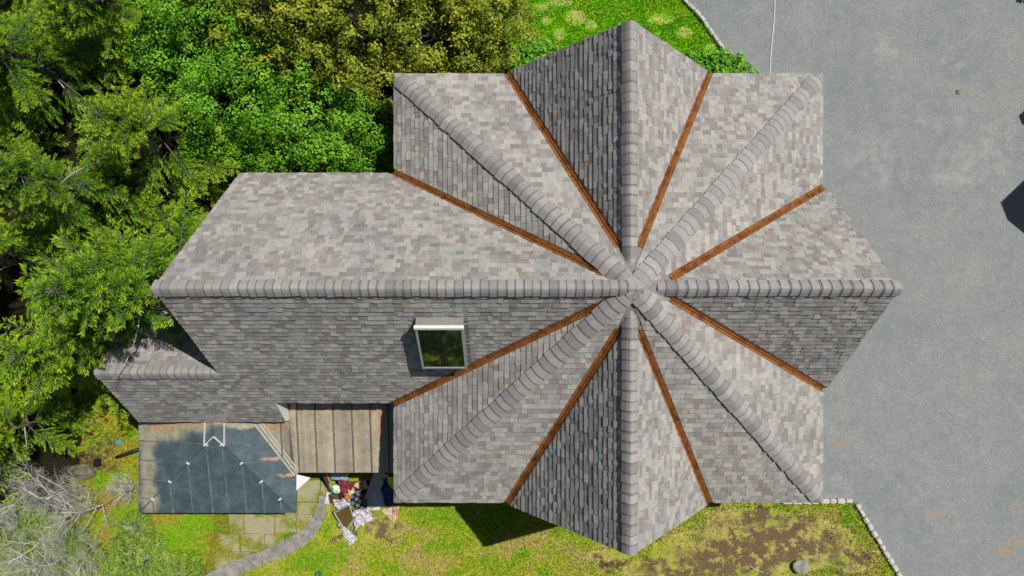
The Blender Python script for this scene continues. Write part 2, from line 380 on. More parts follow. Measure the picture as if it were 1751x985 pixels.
roof = MB(); RND = random.Random(11)
def clip(poly, a, b, c):
    """keep points with a*u+b*v>=c"""
    out = []; n = len(poly)
    for i in range(n):
        p, q = poly[i], poly[(i + 1) % n]
        dp, dq = a * p[0] + b * p[1] - c, a * q[0] + b * q[1] - c
        if dp >= 0: out.append(p)
        if (dp >= 0) != (dq >= 0):
            t = dp / (dp - dq); out.append((p[0] + (q[0] - p[0]) * t, p[1] + (q[1] - p[1]) * t))
    return out
EXPO = .172
def shingle(parts, insets=(), v_ref=None, deck=True):
    """parts: convex coplanar 3D polygons; insets: list of (A,B,d) valley edges the shingles stop short of"""
    allp = [Vector(p) for q in parts for p in q]
    p0, p1, p2 = (Vector(p) for p in parts[0][:3])
    n = (p1 - p0).cross(p2 - p0).normalized()
    if n.z < 0: n = -n
    u = Vector((0, 0, 1)).cross(n).normalized(); v = n.cross(u)
    O = allp[0]
    to2 = lambda p: ((Vector(p) - O).dot(u), (Vector(p) - O).dot(v))
    P2 = []
    for q in parts:
        q2 = [to2(p) for p in q]
        ar = sum(q2[i][0] * q2[(i + 1) % len(q2)][1] - q2[(i + 1) % len(q2)][0] * q2[i][1] for i in range(len(q2)))
        if ar < 0: q2 = q2[::-1]
        P2.append(q2)
        q3 = [O + u * a + v * b for a, b in q2]
        if deck: roof.slab(q3, .16, 1, .5)
    cen = (sum(p[0] for q in P2 for p in q) / len(allp), sum(p[1] for q in P2 for p in q) / len(allp))
    hp = []
    for A, Bp, d in insets:
        a, b = to2(A), to2(Bp); ex, ey = b[0] - a[0], b[1] - a[1]; L = math.hypot(ex, ey); nx, ny = -ey / L, ex / L
        c = nx * a[0] + ny * a[1]
        if nx * cen[0] + ny * cen[1] < c: nx, ny, c = -nx, -ny, -c
        hp.append((nx, ny, c + d))
    v0 = min(p[1] for q in P2 for p in q); v1 = max(p[1] for q in P2 for p in q)
    u0 = min(p[0] for q in P2 for p in q); u1 = max(p[0] for q in P2 for p in q)
    k = 0; vv = v0 - .02
    while vv < v1:
        x = u0 - RND.uniform(0, .4); last = .5
        while x < u1:
            w = RND.choice((.13, .15, .18, .20, .23, .27)) * RND.uniform(.9, 1.1)
            t = RND.random()
            while abs(t - last) < .13: t = RND.random()
            last = t
            th = .017 + (.013 if RND.random() < .55 else 0) + RND.uniform(0, .003)
            bl = RND.uniform(-.004, .004)
            rect = [(x, vv + bl), (x + w - .003, vv + bl), (x + w - .003, vv + EXPO * 1.12), (x, vv + EXPO * 1.12)]
            for q2 in P2:
                pg = rect
                for i in range(len(q2)):
                    a, b = q2[i], q2[(i + 1) % len(q2)]
                    nx, ny = -(b[1] - a[1]), b[0] - a[0]
                    pg = clip(pg, nx, ny, nx * a[0] + ny * a[1])
                    if len(pg) < 3: break
                if len(pg) >= 3:
                    for (nx, ny, c) in hp:
                        pg = clip(pg, nx, ny, c)
                        if len(pg) < 3: break
                if len(pg) < 3: continue
                m = len(pg); vs = []
                for a, b in pg:
                    hgt = .004 + th * max(0, 1 - (b - vv) / (EXPO * 1.2))
                    vs.append(O + u * a + v * b + n * hgt)
                vs += [O + u * a + v * b + n * .001 for a, b in pg]
                roof.add(vs, [tuple(range(m))], 0, t); roof.add(vs, [(i, m + i, m + (i + 1) % m, (i + 1) % m) for i in range(m)], 2, t)
            x += w
        vv += EXPO; k += 1
    return n

V3 = lambda x, y, z: Vector((x, y, z))
rot = lambda p, k: V3(CX + [p[0], -p[1], -p[0], p[1]][k], [p[1], p[0], -p[1], -p[0]][k], p[2])   # k quarter turns
normals = {}
VI = .132
caps = []     # ridge lines for cap shingles
valleys = []
for k, name in ((0, 'N'), (1, 'W'), (2, 'S'), (3, 'E')):
    nw, ne = (-HS, HS, EZ), (HS, HS, EZ)
    if name != 'W':
        over = .075 if name != 'E' else .125
        I = (0, IN, GZ); pk = (0, HS + over, GZ); el, er = (-GW, HS, EZ), (GW, HS, EZ)
        elo, ero = (-GW, HS + over, EZ), (GW, HS + over, EZ)
        r = lambda p: rot(p, k)
        normals[name] = shingle([[r(nw), r(el), r(I), apex]], [(r(el), r(I), VI)])
        shingle([[apex, r(I), r(er), r(ne)]], [(r(er), r(I), VI)])
        nl = shingle([[r(elo), r(pk), r(I), r(el)]], [(r(el), r(I), VI)])
        nr = shingle([[r(I), r(pk), r(ero), r(er)]], [(r(er), r(I), VI)])
        caps.append((r(pk), r((0, .62, GZ)), nl, nr, name))
        for e_, ng in ((el, nl), (er, nr)):
            a, b = r(e_), r(I); valleys.append((a, b.lerp(a, .075), normals[name], ng))
    else:
        a1, a2 = rot((-WW, HS, EZ), 1), rot((WW, HS, EZ), 1)      # south, north valley feet
        normals[name] = shingle([[rot(nw, 1), a1, apex]], [(a1, apex, VI)])
        shingle([[apex, a2, rot(ne, 1)]], [(a2, apex, VI)])
# west wing
RW = -8.31
def wing_s(t, x): return V3(x, -WW * t, AZ - (AZ - EZ) * t)
XV = lambda t: CX - HS * t
T1, T2 = .69, 1.216
wn_a, ws_a = V3(CX - HS, WW, EZ), V3(CX - HS, -WW, EZ)
nWN = shingle([[V3(RW, 0, AZ), apex, wn_a, V3(-7.978, WW, EZ)]], [(wn_a, apex, VI)])
nWS = shingle([[wing_s(0, RW), wing_s(T1, -8.05), wing_s(T1, XV(T1)), apex],
               [wing_s(T1, -11.44), wing_s(1, -11.44), wing_s(1, XV(1)), wing_s(T1, XV(T1))],
               [wing_s(1, -11.44), wing_s(T2, -11.44), wing_s(T2, -6.95), wing_s(1, -6.95)]], [(ws_a, apex, VI)])
SY, SZ = -WW * T1, AZ - (AZ - EZ) * T1
LZ = AZ - (AZ - EZ) * T2
nSN = shingle([[V3(-11.44, SY, SZ), V3(-7.75, SY, SZ), V3(-7.75, SY + WW * (T2 - T1), LZ), V3(-11.44, SY + WW * (T2 - T1), LZ)]])
caps.append((V3(RW, 0, AZ + .03), V3(CX + .14, 0, AZ + .03), nWS, nWN, 'W'))
caps.append((V3(-11.44, SY, SZ), V3(-8.0, SY, SZ), nWS, nSN, 'saddle'))
for a in (wn_a, ws_a): valleys.append((a, apex.lerp(a, .10 if a.y > 0 else .07), normals['W'], nWN if a.y > 0 else nWS))
for k, (n1, n2) in enumerate((('N', 'W'), ('W', 'S'), ('S', 'E'), ('E', 'N'))):
    caps.append((rot((-HS, HS, EZ), k), apex, normals[n1], normals[n2], 'hip'))
roof_o = H(roof.build('roof', [M_SHINGLE, plain('roof_deck_edge', (.22, .208, .196), .85, .15, 20), plain('shingle_cut_edge', (.09, .085, .082), .95, .2, 40)], house))

def cap_mesh(p0, p1, n1, n2, kind, rnd):
    """overlapping bent cap shingles from p0 (outer or lower end) to p1"""
    r = (p1 - p0).normalized(); L = (p1 - p0).length
    ds = []
    for n in (n1, n2):
        d = n.cross(r).normalized()
        ds.append(-d if d.z > 0 else d)
    up = (n1 + n2).normalized()
    half = .265 if kind != 'hip' else .24
    e = .20 if kind in ('W', 'saddle') else .245; mb = MB()
    ss = [-1, -.75, -.45, -.22, -.08, .08, .22, .45, .75, 1]
    def prof(s, lift, hw):
        a = abs(s) * hw; d = ds[0] if s < 0 else ds[1]; n = n1 if s < 0 else n2
        rr = .16
        if a < rr:          # rounded over the ridge
            t = a / rr; q0 = d * rr; dev = (1 - t) ** 2
            drop = -up * 0
            pt = d * a + (ds[0] + ds[1]) * (.15 * rr * dev)
            nn = (up * (1 - t) + n * t).normalized()
        else: pt = d * a; nn = n
        return pt + nn * lift + up * .022
    rev = kind in ('E',)
    N = int(L / e) + 1
    for i in range(N):
        s0 = i * e + (.06 if kind == 'hip' else 0); t = rnd.random()
        if s0 > L - .06: break
        j = rnd.uniform(-.016, .016); jl = rnd.uniform(-.03, .03); hw = half * rnd.uniform(.93, 1.06)
        secs = [(s0 + j, .034), (s0 + e * rnd.uniform(.74, .84), .022), (min(s0 + e * 1.35, L), .016)]
        base = []
        if rev: secs = [(L - a, b) for a, b in secs]
        vs = []
        for x, lift in secs:
            for s in ss: vs.append(p0 + r * x + prof(s + jl, lift + .018, hw))
        m = len(ss)
        for q in range(2):
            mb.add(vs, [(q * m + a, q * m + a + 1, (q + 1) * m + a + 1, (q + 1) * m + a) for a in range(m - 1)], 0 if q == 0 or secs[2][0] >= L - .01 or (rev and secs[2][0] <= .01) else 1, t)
        # butt edge and two long edges
        b0 = [p0 + r * secs[0][0] + prof(s + jl, .020, hw) for s in ss]
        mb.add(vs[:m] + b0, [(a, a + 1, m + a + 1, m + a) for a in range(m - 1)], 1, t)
        for side in (0, m - 1):
            top = [vs[side], vs[m + side], vs[2 * m + side]]
            bot = [p0 + r * x + prof(ss[side] + jl, .004, hw) for x, _ in secs]
            mb.add(top + bot, [(0, 1, 4, 3), (1, 2, 5, 4)], 0, t)
    if kind == 'hip':       # cut flush with the eaves
        mb.v = [(min(max(v[0], CX - HS - .01), CX + HS + .01), min(max(v[1], -HS - .01), HS + .01), v[2]) for v in mb.v]
    return mb
mcap = NT('cap_shingle', .9, .2)
_c = mcap.ramp(mcap.attr(), [(0, (.235, .224, .220)), (.3, (.335, .326, .316)), (.55, (.275, .260, .254)), (.8, (.365, .356, .344)), (1, (.300, .290, .282))])
_c = mcap.mix(1.0, _c, mcap.ramp(mcap.noise(11, 4, .65), [(.3, (.86, .86, .86)), (.7, (1.1, 1.1, 1.1))]), 'MULTIPLY')
_c = mcap.mix(1.0, _c, mcap.ramp(mcap.noise(90, 2, .7), [(.3, (.76, .76, .76)), (.7, (1.18, 1.17, 1.16))]), 'MULTIPLY')
M_CAP = mcap.out(_c)
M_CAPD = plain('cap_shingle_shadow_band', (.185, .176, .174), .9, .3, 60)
crnd = random.Random(5)
for c in caps:
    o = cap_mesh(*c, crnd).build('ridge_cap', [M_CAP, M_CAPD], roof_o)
for a, b, n1, n2 in valleys:      # folded copper with a raised centre rib
    r = (b - a).normalized(); mb = MB()
    d1 = n1.cross(r).normalized(); d2 = n2.cross(r).normalized()
    d1 = d1 if d1.z > 0 else -d1; d2 = d2 if d2.z > 0 else -d2
    up = (n1 + n2).normalized(); w = .128
    K = max(6, int((b - a).length / .35)); rows = []
    for i in range(K + 1):
        p = a + r * ((b - a).length + .0) * i / K
        wj = w
        rows.append([p + d1 * wj + n1 * .020, p + d1 * .035 + n1 * .014, p + d1 * .022 + up * .020, p + up * .062, p + d2 * .022 + up * .020, p + d2 * .035 + n2 * .014, p + d2 * wj + n2 * .020])
    vs = [q for row in rows for q in row]
    mb.add(vs, [(i * 7 + j, i * 7 + j + 1, (i + 1) * 7 + j + 1, (i + 1) * 7 + j) for i in range(K) for j in range(6)])
    mb.build('valley_flashing', M_COPPER, roof_o)

# fascia board on the sunlit end of the low eave
mb = MB()
mb.extr([wing_s(1, -6.95), wing_s(T2, -6.95), wing_s(T2, -6.95) - V3(0, 0, .30), wing_s(1, -6.95) - V3(0, 0, .95)], (.03, 0, 0))
H(mb.build('rake_board', M_TRIM, house))

# walls
w = MB(); i_ = .38
def gable(p, half, axis, z0, ztop, th, slope):
    pass
w.prism([(CX - HS + i_, -HS + i_), (CX + HS - i_, -HS + i_), (CX + HS - i_, HS - i_), (CX - HS + i_, HS - i_)], -.1, 3.80)
for k in (0, 2, 3):
    hb = GW - .12; zb = 3.80; zt = GZ - .30
    tri = [rot((-hb, HS - i_ + .05, zb), k), rot((hb, HS - i_ + .05, zb), k), rot((0, HS - i_ + .05, zt), k)]
    w.extr(tri, rot((0, -.2, 0), k) - V3(CX, 0, 0))
w.prism([(-7.75, -3.0), (-3.2, -3.0), (-3.2, 3.0), (-7.75, 3.0)], -.1, 3.72)
w.extr([V3(-7.75, -3.0, 3.72), V3(-7.75, 3.0, 3.72), V3(-7.75, 0, 7.5)], (.2, 0, 0))
w.prism([(-11.1, -3.75), (-7.76, -3.75), (-7.76, -.88), (-11.1, -.88)], -.1, 2.86)
w.extr([V3(-11.1, -3.75, 2.86), V3(-11.1, -.88, 2.86), V3(-11.1, SY, SZ - .32)], (.2, 0, 0))
H(w.build('wall', M_WALL, house))
fb = MB(); j_ = i_ - .04
fb.prism([(CX - HS + j_, -HS + j_), (CX + HS - j_, -HS + j_), (CX + HS - j_, HS - j_), (CX - HS + j_, HS - j_)], -.1, .28)
fb.prism([(-7.80, -3.05), (-3.3, -3.05), (-3.3, 3.05), (-7.80, 3.05)], -.1, .27)
fb.prism([(-11.15, -3.8), (-7.85, -3.8), (-7.85, -.83), (-11.15, -.83)], -.1, .26)
H(fb.build('foundation', M_PATHSTONE, house))
def window(c, wd, ht, rz):
    fr = MB()
    for sx in (-1, 1): fr.box((sx * (wd / 2 + .03), 0, 0), (.08, .10, ht + .14))
    for sz in (-1, 1): fr.box((0, 0, sz * (ht / 2 + .03)), (wd - .021, .10, .08))
    fr.box((0, 0, 0), (.04, .06, ht - .03)); fr.box((0, .001, 0), (wd - .02, .056, .04))
    o = fr.build('window', M_TRIM, house); o.location = Vector(c) - V3(CX, 0, 0); o.rotation_euler = (0, 0, rz)
    gl = MB(); gl.box((0, .0, 0), (wd - .005, .03, ht - .005)); gl.build('glass', M_GLASS, o)
    sl = MB(); sl.box((0, -.05, -ht / 2 - .10), (wd + .22, .16, .05)); sl.build('sill', M_TRIM, o)
for k in (0, 2, 3):
    rz = [math.pi, 0, 0, math.pi / 2][k]
    for x, z, a, b in ((0, 2.0, 1.5, 1.4), (0, 5.0, .9, 1.1), (-4.3, 2.0, .9, 1.3), (4.3, 2.0, .9, 1.3)):
        yy = HS - i_ + (.05 if z > 4 else 0)
        if k == 3 and z < 4 and x == 0: continue
        window(rot((x, yy, z), k), a, b, rz)
dr = MB(); dr.box((0, 0, 0), (.07, 1.0, 2.1)); dr.box((.04, 0, .45), (.02, .7, .8)); dr.box((.04, 0, -.55), (.02, .7, .7))
d_o = dr.build('door', plain('dark_green_door', (.03, .08, .06), .4), house, bevel=.004); d_o.location = (HS - i_ + .02, 0, 1.33)
kb = MB(); kb.lathe((.05, .40, -.05), [(.012, 0), (.012, .03), (.03, .04), (.03, .06), (.015, .07)], 10, M=Matrix.Rotation(math.pi / 2, 3, 'Y')); kb.build('handle', M_ALU, d_o, True)

# skylight on the south slope of the wing
zs = 6.55
sk_c = None
def on_s(px, py):                        # point of the photograph's ray on the wing's south slope
    d = V3((px - 875.5) / F, (492.5 - py) / F, -1); o = V3(0, 0, CAMZ)
    p0 = wing_s(0, 0); return o + d * ((p0 - o).dot(nWS) / d.dot(nWS))
ca, cb = on_s(712, 553), on_s(797, 553); ce = on_s(797, 634)
su = V3(1, 0, 0); sv = V3(0, 0, 1).cross(nWS).normalized(); sv = nWS.cross(su).normalized()
if sv.z < 0: sv = -sv
mid = on_s(757, 578); sw, sh = 1.16, 1.80
Msk = Matrix((su, sv, nWS)).transposed().to_4x4(); Msk.translation = mid - V3(CX, 0, 0)
cur = MB()
for sx in (-1, 1): cur.box((sx * (sw / 2 - .04), 0, .14), (.08, sh, .31))
for sy in (-1, 1): cur.box((0, sy * (sh / 2 - .04), .141), (sw - .163, .08, .308))
sky_o = cur.build('skylight', plain('taupe_curb_paint', (.25, .235, .22), .8, .15, 20), house, bevel=.004); sky_o.matrix_local = Msk
fr = MB()
for sx in (-1, 1): fr.box((sx * (sw / 2 - .02), 0, .325), (.055, sh + .05, .05))
fr.box((0, -(sh / 2 - .01), .324), (sw - .1, .06, .048))
fr.build('frame', plain('skylight_frame_grey', (.30, .33, .36), .4, .05), sky_o, bevel=.004)
hd = MB(); hd.box((0, sh / 2 + .015, .325), (sw + .05, .085, .09)); hd.build('head_flashing', M_TRIM, sky_o, bevel=.006)
gl = MB(); gl.box((0, 0, .32), (sw - .09, sh - .08, .024)); gl.build('glass', M_SKYGLASS, sky_o)
ap = MB(); ap.box((0, -sh / 2 - .10, .024), (sw + .22, .24, .012)); ap.box((-sw / 2 - .055, 0, .0245), (.10, sh, .012)); ap.box((sw / 2 + .055, 0, .0245), (.10, sh, .012))
ap.build('apron_flashing', plain('lead_flashing', (.13, .14, .15), .5), sky_o)

# ---- metal porch roofs
def make_patina(name, base, tan, orange):
    m = NT(name, .5, .4); m.b.inputs['Metallic'].default_value = .15
    n1 = m.noise(2.6, 6, .65, .4); n2 = m.noise(14, 5, .6); n3 = m.noise(45, 3, .6)
    c = m.ramp(n1, base)
    if tan: c = m.mix(m.math('MULTIPLY', m.blobs(tan, .16, 3), m.rng(n1, .3, .6, .75, 1)), c, m.ramp(n1, [(.3, (.29, .27, .17, 1)), (.7, (.42, .39, .29, 1))]))
    if orange: c = m.mix(m.math('MULTIPLY', m.blobs(orange, .10, 4), .85), c, m.ramp(n2, [(.3, (.46, .24, .12, 1)), (.7, (.50, .34, .22, 1))]))
    c = m.mix(1.0, c, m.ramp(n2, [(.3, (.82, .82, .83)), (.7, (1.14, 1.14, 1.13))]), 'MULTIPLY')
    c = m.mix(1.0, c, m.ramp(n3, [(.3, (.9, .9, .9)), (.72, (1.1, 1.1, 1.1))]), 'MULTIPLY')
    return m, c
ZR, ZE = 2.84, 2.30
Bz = lambda px, py, rx, ry: (P(px, py, 2.55).x, P(px, py, 2.55).y, rx * .0182, ry * .0182)
tanb = [Bz(290, 722, 90, 20), Bz(410, 721, 40, 12), Bz(246, 745, 28, 40), Bz(248, 800, 18, 60), Bz(250, 855, 20, 40), Bz(280, 735, 50, 24), Bz(315, 727, 60, 14), Bz(425, 724, 40, 8)]
orab = [Bz(285, 724, 46, 11), Bz(335, 721, 44, 8), Bz(395, 719, 30, 4), Bz(462, 786, 22, 3.0), Bz(490, 815, 20, 3.4), Bz(265, 735, 18, 5)]
m, c = make_patina('dark_metal_patina', [(.3, (.048, .078, .096)), (.5, (.074, .108, .126)), (.7, (.115, .152, .168))], tanb, orab); M_DARKMETAL = m.out(c)
m, c = make_patina('tan_metal_patina', [(.3, (.31, .27, .205)), (.5, (.39, .345, .255)), (.7, (.47, .43, .32))], [], [Bz(652, 715, 12, 30), Bz(652, 740, 8, 20), Bz(470, 727, 22, 14), Bz(560, 700, 100, 3)])
sx_ = m.n('SeparateXYZ', i_Vector=m.co()).outputs[0]     # run-off streaks down each pan
st = m.n('TexNoise', noise_dimensions='1D'); st.inputs['Scale'].default_value = 2.2; st.inputs['Detail'].default_value = 4; m.put(st.inputs['W'], sx_)
c = m.mix(1.0, c, m.ramp(st.outputs[0], [(.35, (.72, .70, .74)), (.62, (1.10, 1.09, 1.05))]), 'MULTIPLY'); M_TANMETAL = m.out(c)
M_SOLDER = plain('pale_solder', (.55, .58, .56), .5, .1)

XR, XW, XE = P(366, 740, ZR).x, P(237, 800, ZE).x, P(506, 840, ZE).x
YS, YT, YA = P(366, 877, ZE).y, -4.06, P(366, 746, ZR).y
R1, R2 = V3(XR, YT, ZR), V3(XR, YA, ZR)
WS_, ES_ = V3(XW, YS, ZE), V3(XE, YS, ZE)
zE = lambda x: ZR - (ZR - ZE) * (x - XR) / (XE - XR)
xv = P(432, 720, 2.6).x
VH = V3(xv, YT, zE(xv)); VF = V3(XE, P(507, 811, ZE).y, ZE)
WN_ = V3(XW, YT, ZE)
pr = MB()
pr.slab([R1, WN_, WS_, R2], .07); pr.slab([R2, WS_, ES_], .07); pr.slab([R1, R2, ES_, VF, VH], .07)
prm = MB()
def seam(mb, a, b, h=.045, wd=.036, mi=0):
    a, b = Vector(a), Vector(b); d = (b - a).normalized(); s = d.cross(V3(0, 0, 1)).normalized() * wd / 2; u = V3(0, 0, h)
    mb.add([a - s, a + s, b + s, b - s, a - s * .6 + u, a + s * .6 + u, b + s * .6 + u, b - s * .6 + u],
           [(4, 5, 6, 7), (0, 1, 5, 4), (1, 2, 6, 5), (2, 3, 7, 6), (3, 0, 4, 7)], mi)
dots = MB(); joints = []
for f in (.10, .34, .58, .81):
    for C_, side in ((WS_, -1), (ES_, 1)):
        p = R2.lerp(C_, f)
        ex = XW if side < 0 else XE
        if side > 0 and p.y > VF.y:
            t = (YT - p.y) / (YT - VF.y); ex = VH.x + (VF.x - VH.x) * t
        zz = ZE if side < 0 else zE(ex)
        seam(pr, p, V3(ex, p.y, zz), .04, .030, 1); seam(pr, p, V3(p.x, YS, ZE), .04, .030, 1)
        jt = MB(); joints.append(jt); jt.box(p + V3(0, 0, .02), (.06, .06, .05), (0, 0, .6 * side)); jt.box(p + V3(.07 * side * -.6, -.03, .02), (.05, .04, .05), (0, 0, .3))
for f in (0.0,): seam(pr, R2, V3(R2.x, YS, ZE), .03, .03)
for a in (WS_, ES_): seam(pr, R2, a, .025, .035, 2)
porch = H(pr.build('porch_roof', [M_DARKMETAL, plain('worn_seam_metal', (.135, .175, .190), .5, .45, 4), plain('hip_seam_metal', (.055, .085, .10), .5, .3, 5)], house)); porch['label'] = 'dark blue grey metal hip roof with tan stains'
# pale soldered lines round the little ridge
for sx in (-1, 1):
    x = XR + sx * .30; z = ZR - (ZR - ZE) * .30 / (XR - XW) + .01
    p = R2.lerp(WS_ if sx < 0 else ES_, .125)
    seam(dots, V3(x, YT, z), V3(p.x, p.y, p.z), .05, .036); seam(dots, p + V3(0, 0, .02), R2 + V3(0, 0, .03), .035, .04)
dots.build('solder', M_SOLDER, porch)
for jt in joints: jt.build('solder_joint', M_SOLDER, porch)
zT = lambda y: ZE + .02 + (VH.z - VF.z) * (y - VF.y) / (VH.y - VF.y)
yT, yB = -3.12, P(600, 808, 2.32).y
XRt = CX - HS + i_ - .01
tn = MB()
tn.slab([V3(VH.x, YT, zT(YT)), V3(VF.x, VF.y, zT(VF.y)), V3(-6.94, yB, zT(yB)), V3(-6.94, YT, zT(YT))], .06)
tn.slab([V3(-6.94, yT, zT(yT)), V3(-6.94, yB, zT(yB)), V3(XRt, yB, zT(yB)), V3(XRt, yT, zT(yT))], .06)
for px in (482, 510, 541, 572, 604, 635, 664):
    x = P(px, 750, 2.5).x; y0 = yT if x > -6.94 else YT
    y1 = yB if px > 509 else VH.y + (VF.y - VH.y) * (x - VH.x) / (VF.x - VH.x)
    seam(tn, V3(x, y0, zT(y0)), V3(x + .0, y1, zT(y1)), .055, .035, 1)
tan_o = H(tn.build('porch_roof', [M_TANMETAL, plain('brown_seam_metal', (.17, .145, .12), .5, .3, 5)], house)); tan_o['label'] = 'tan metal standing seam roof of the side porch'
vf = MB()
for o_ in (-.07, .07, .20):
    seam(vf, VH + V3(o_, 0, .02), VF + V3(o_ * .6, o_ * .4, .025), .02, .07)
vf.build('valley_strip', plain('pale_valley_metal', (.40, .39, .31), .5, .15), tan_o)
# white end panel beside the porch corner, fascia, posts
wp = MB(); zc = 2.14
wp.slab([P(506, 811, zc + .1), P(507, 839, zc + .1), P(531, 817, zc + .1)], .015)
H(wp.build('corner_panel', M_TRIM, house))
ps = MB()
for x, y in ((XW + .25, YS + .25), (XE - .9, YS + .25), (XR, YS + .25), (XW + .25, -5.6), (-3.6, yB + .15)):
    ps = MB(); ps.box((0, 0, 1.1), (.12, .12, 2.2)); ps.box((0, 0, .08), (.18, .18, .16)); ps.box((0, 0, 2.12), (.17, .17, .08))
    o = ps.build('post', M_TRIM, house, bevel=.005); o.location = V3(x - CX, y, 0)
bmz = MB(); bmz.box(((XW + XE) / 2, YS + .25, 2.17), (XE - XW - .5, .10, .12)); bmz.box(((-5.6 - 3.6) / 2, yB + .15, 2.20), (2.0, .10, .10)); H(bmz.build('beam', M_TRIM, house))
# drain pipe leaving the porch corner
dp = MB(); a = P(199, 782, .12); b = P(236, 768, .35); dp.tube([a, a.lerp(b, .5) + V3(0, 0, .03), b], .055, 8)
tag(dp.build('drain_pipe', plain('black_plastic', (.03, .03, .03), .4), None, True), 'black corrugated drain pipe lying on the mossy ground left of the porch', 'pipe')

# ------------------------------------------------------------------ patio slabs
prnd = random.Random(8)
def slab_obj(poly_px, z1, mat, name, label, cat, group):
    pts = [P(x, y) for x, y in poly_px]; c = sum(pts, V3(0, 0, 0)) / len(pts); mb = MB()
    mb.prism([(p.x - c.x, p.y - c.y) for p in pts], -.08, z1)
    o = mb.build(name, mat, None, bevel=.008); o.location = (c.x, c.y, 0); return tag(o, label, cat, group)
rows = [(820, 858), (859, 878), (879, 912), (913, 942), (943, 972)]
cols = [[(470, 508), (509, 547), (549, 560)], [(392, 417), (418, 470), (471, 508), (509, 547)], [(392, 417), (418, 470), (471, 507), (508, 536)], [(376, 410), (411, 452), (453, 488)], [(368, 398), (399, 430)]]
for (y0, y1), cc in zip(rows, cols):
    for (x0, x1) in cc:
        q = [(x + prnd.uniform(-1.2, 1.2), y + prnd.uniform(-1, 1)) for x, y in ((x0 + .4, y0 + .4), (x1 - .2, y0 + .4), (x1 - .2, y1 + .2), (x0 + .4, y1 + .2))]
        slab_obj(q, prnd.uniform(.035, .055), M_CONC, 'paving_slab', 'mossy concrete paving slab of the patio below the metal porch roofs', 'paving slab', 'concrete slabs of the patio')
sheet('patio_bed', g((380, 800), (561, 790), (560, 850), (545, 885), (500, 930), (400, 965), (340, 1000), (370, 900)), .004, make_lawn('patio_joint_moss', (.10, .19, .02), (.19, .21, .05), (.30, .26, .13)))

# ------------------------------------------------------------------ edging stones
def stone(c, L, Wd, hgt, ang, seed):
    rnd = random.Random(seed); bm = bmesh.new(); bmesh.ops.create_cube(bm, size=1)
    bmesh.ops.scale(bm, vec=(L, Wd, hgt), verts=bm.verts)
    bmesh.ops.bevel(bm, geom=bm.edges[:], offset=.025, segments=2, affect='EDGES')
    for v in bm.verts: v.co += Vector((rnd.uniform(-.010, .010), rnd.uniform(-.010, .010), rnd.uniform(-.008, .008)))
    me = bpy.data.meshes.new('edging_stone'); bm.to_mesh(me); bm.free()
    o = link('edging_stone', me, M_STONE); o.location = (c[0], c[1], hgt / 2 - .05); o.rotation_euler = (rnd.uniform(-.03, .03), rnd.uniform(-.03, .03), ang); return o
def stones(line, L, Wd, label, group, seed):
    ln = [Vector(p) for p in line]; segs = [(ln[i], ln[i + 1]) for i in range(len(ln) - 1)]
    tot = sum((b - a).length for a, b in segs); s = 0; k = 0; rnd = random.Random(seed)
    while s < tot - L * .5:
        l = L * rnd.uniform(.8, 1.2); t = s + l / 2; acc = 0
        for a, b in segs:
            d = (b - a).length
            if acc + d >= t: p = a.lerp(b, (t - acc) / d); ang = math.atan2((b - a).y, (b - a).x); break
            acc += d
        tag(stone(p, l - .02, Wd * rnd.uniform(.9, 1.1), .17 + rnd.uniform(0, .02), ang + rnd.uniform(-.03, .03), seed * 100 + k), label, 'edging stone', group)
        s += l; k += 1
stones(smooth_line(EDGE_N[1:9], 5), .30, .12, 'pale cut granite edging stone between the sandy spotted lawn and the asphalt', 'stones along the curved upper lawn edge', 1)
stones(g((1336, 857), (1460, 855)), .30, .15, 'pale edging stone in the straight row below the roof corner', 'stones in the straight row at the roof corner', 2)
stones(smooth_line(g((1463, 860), (1482, 892), (1500, 922), (1518, 952), (1536, 982), (1560, 1022)), 4), .27, .15, 'pale edging stone in the slanting row between patchy lawn and asphalt', 'stones in the slanting row beside the lower lawn', 3)

def boulder(name, c, size, seed, mat, label, cat):
    bm = bmesh.new(); bmesh.ops.create_icosphere(bm, subdivisions=4, radius=1)
    for v in bm.verts:
        q = v.co * 1.3 + Vector((seed, 0, 0)); v.co *= 1 + .35 * mnoise.noise(q) + .10 * mnoise.noise(q * 3)
        v.co = Vector((v.co.x * size[0], v.co.y * size[1], v.co.z * size[2]))
    me = bpy.data.meshes.new(name); bm.to_mesh(me); bm.free()
    o = link(name, me, mat); o.location = c; return tag(o, label, cat)
boulder('boulder', P(1370, 970, .05), (.32, .24, .2), 3.1, M_ROCK, 'rounded grey boulder half sunk in the patchy lawn', 'rock')
boulder('boulder', P(140, 806, .08), (.40, .26, .22), 7.7, make_stone('brown_mossy_rock', (.09, .08, .055), (.22, .20, .15), 5), 'low mossy rock under the bare twigs left of the metal porch', 'rock')

# cord on the asphalt
cd = MB(); pts = smooth_line([P(x, y, .012) for x, y in ((1327, -40), (1325, 0), (1324, 30), (1321, 60), (1318, 95), (1316, 130), (1314, 170))], 4)
cd.tube(pts, .016, 6); tag(cd.build('cord', plain('white_cord', (.75, .76, .78), .5, .05), None, True), 'white cord lying across the asphalt above the roof corner', 'cord')

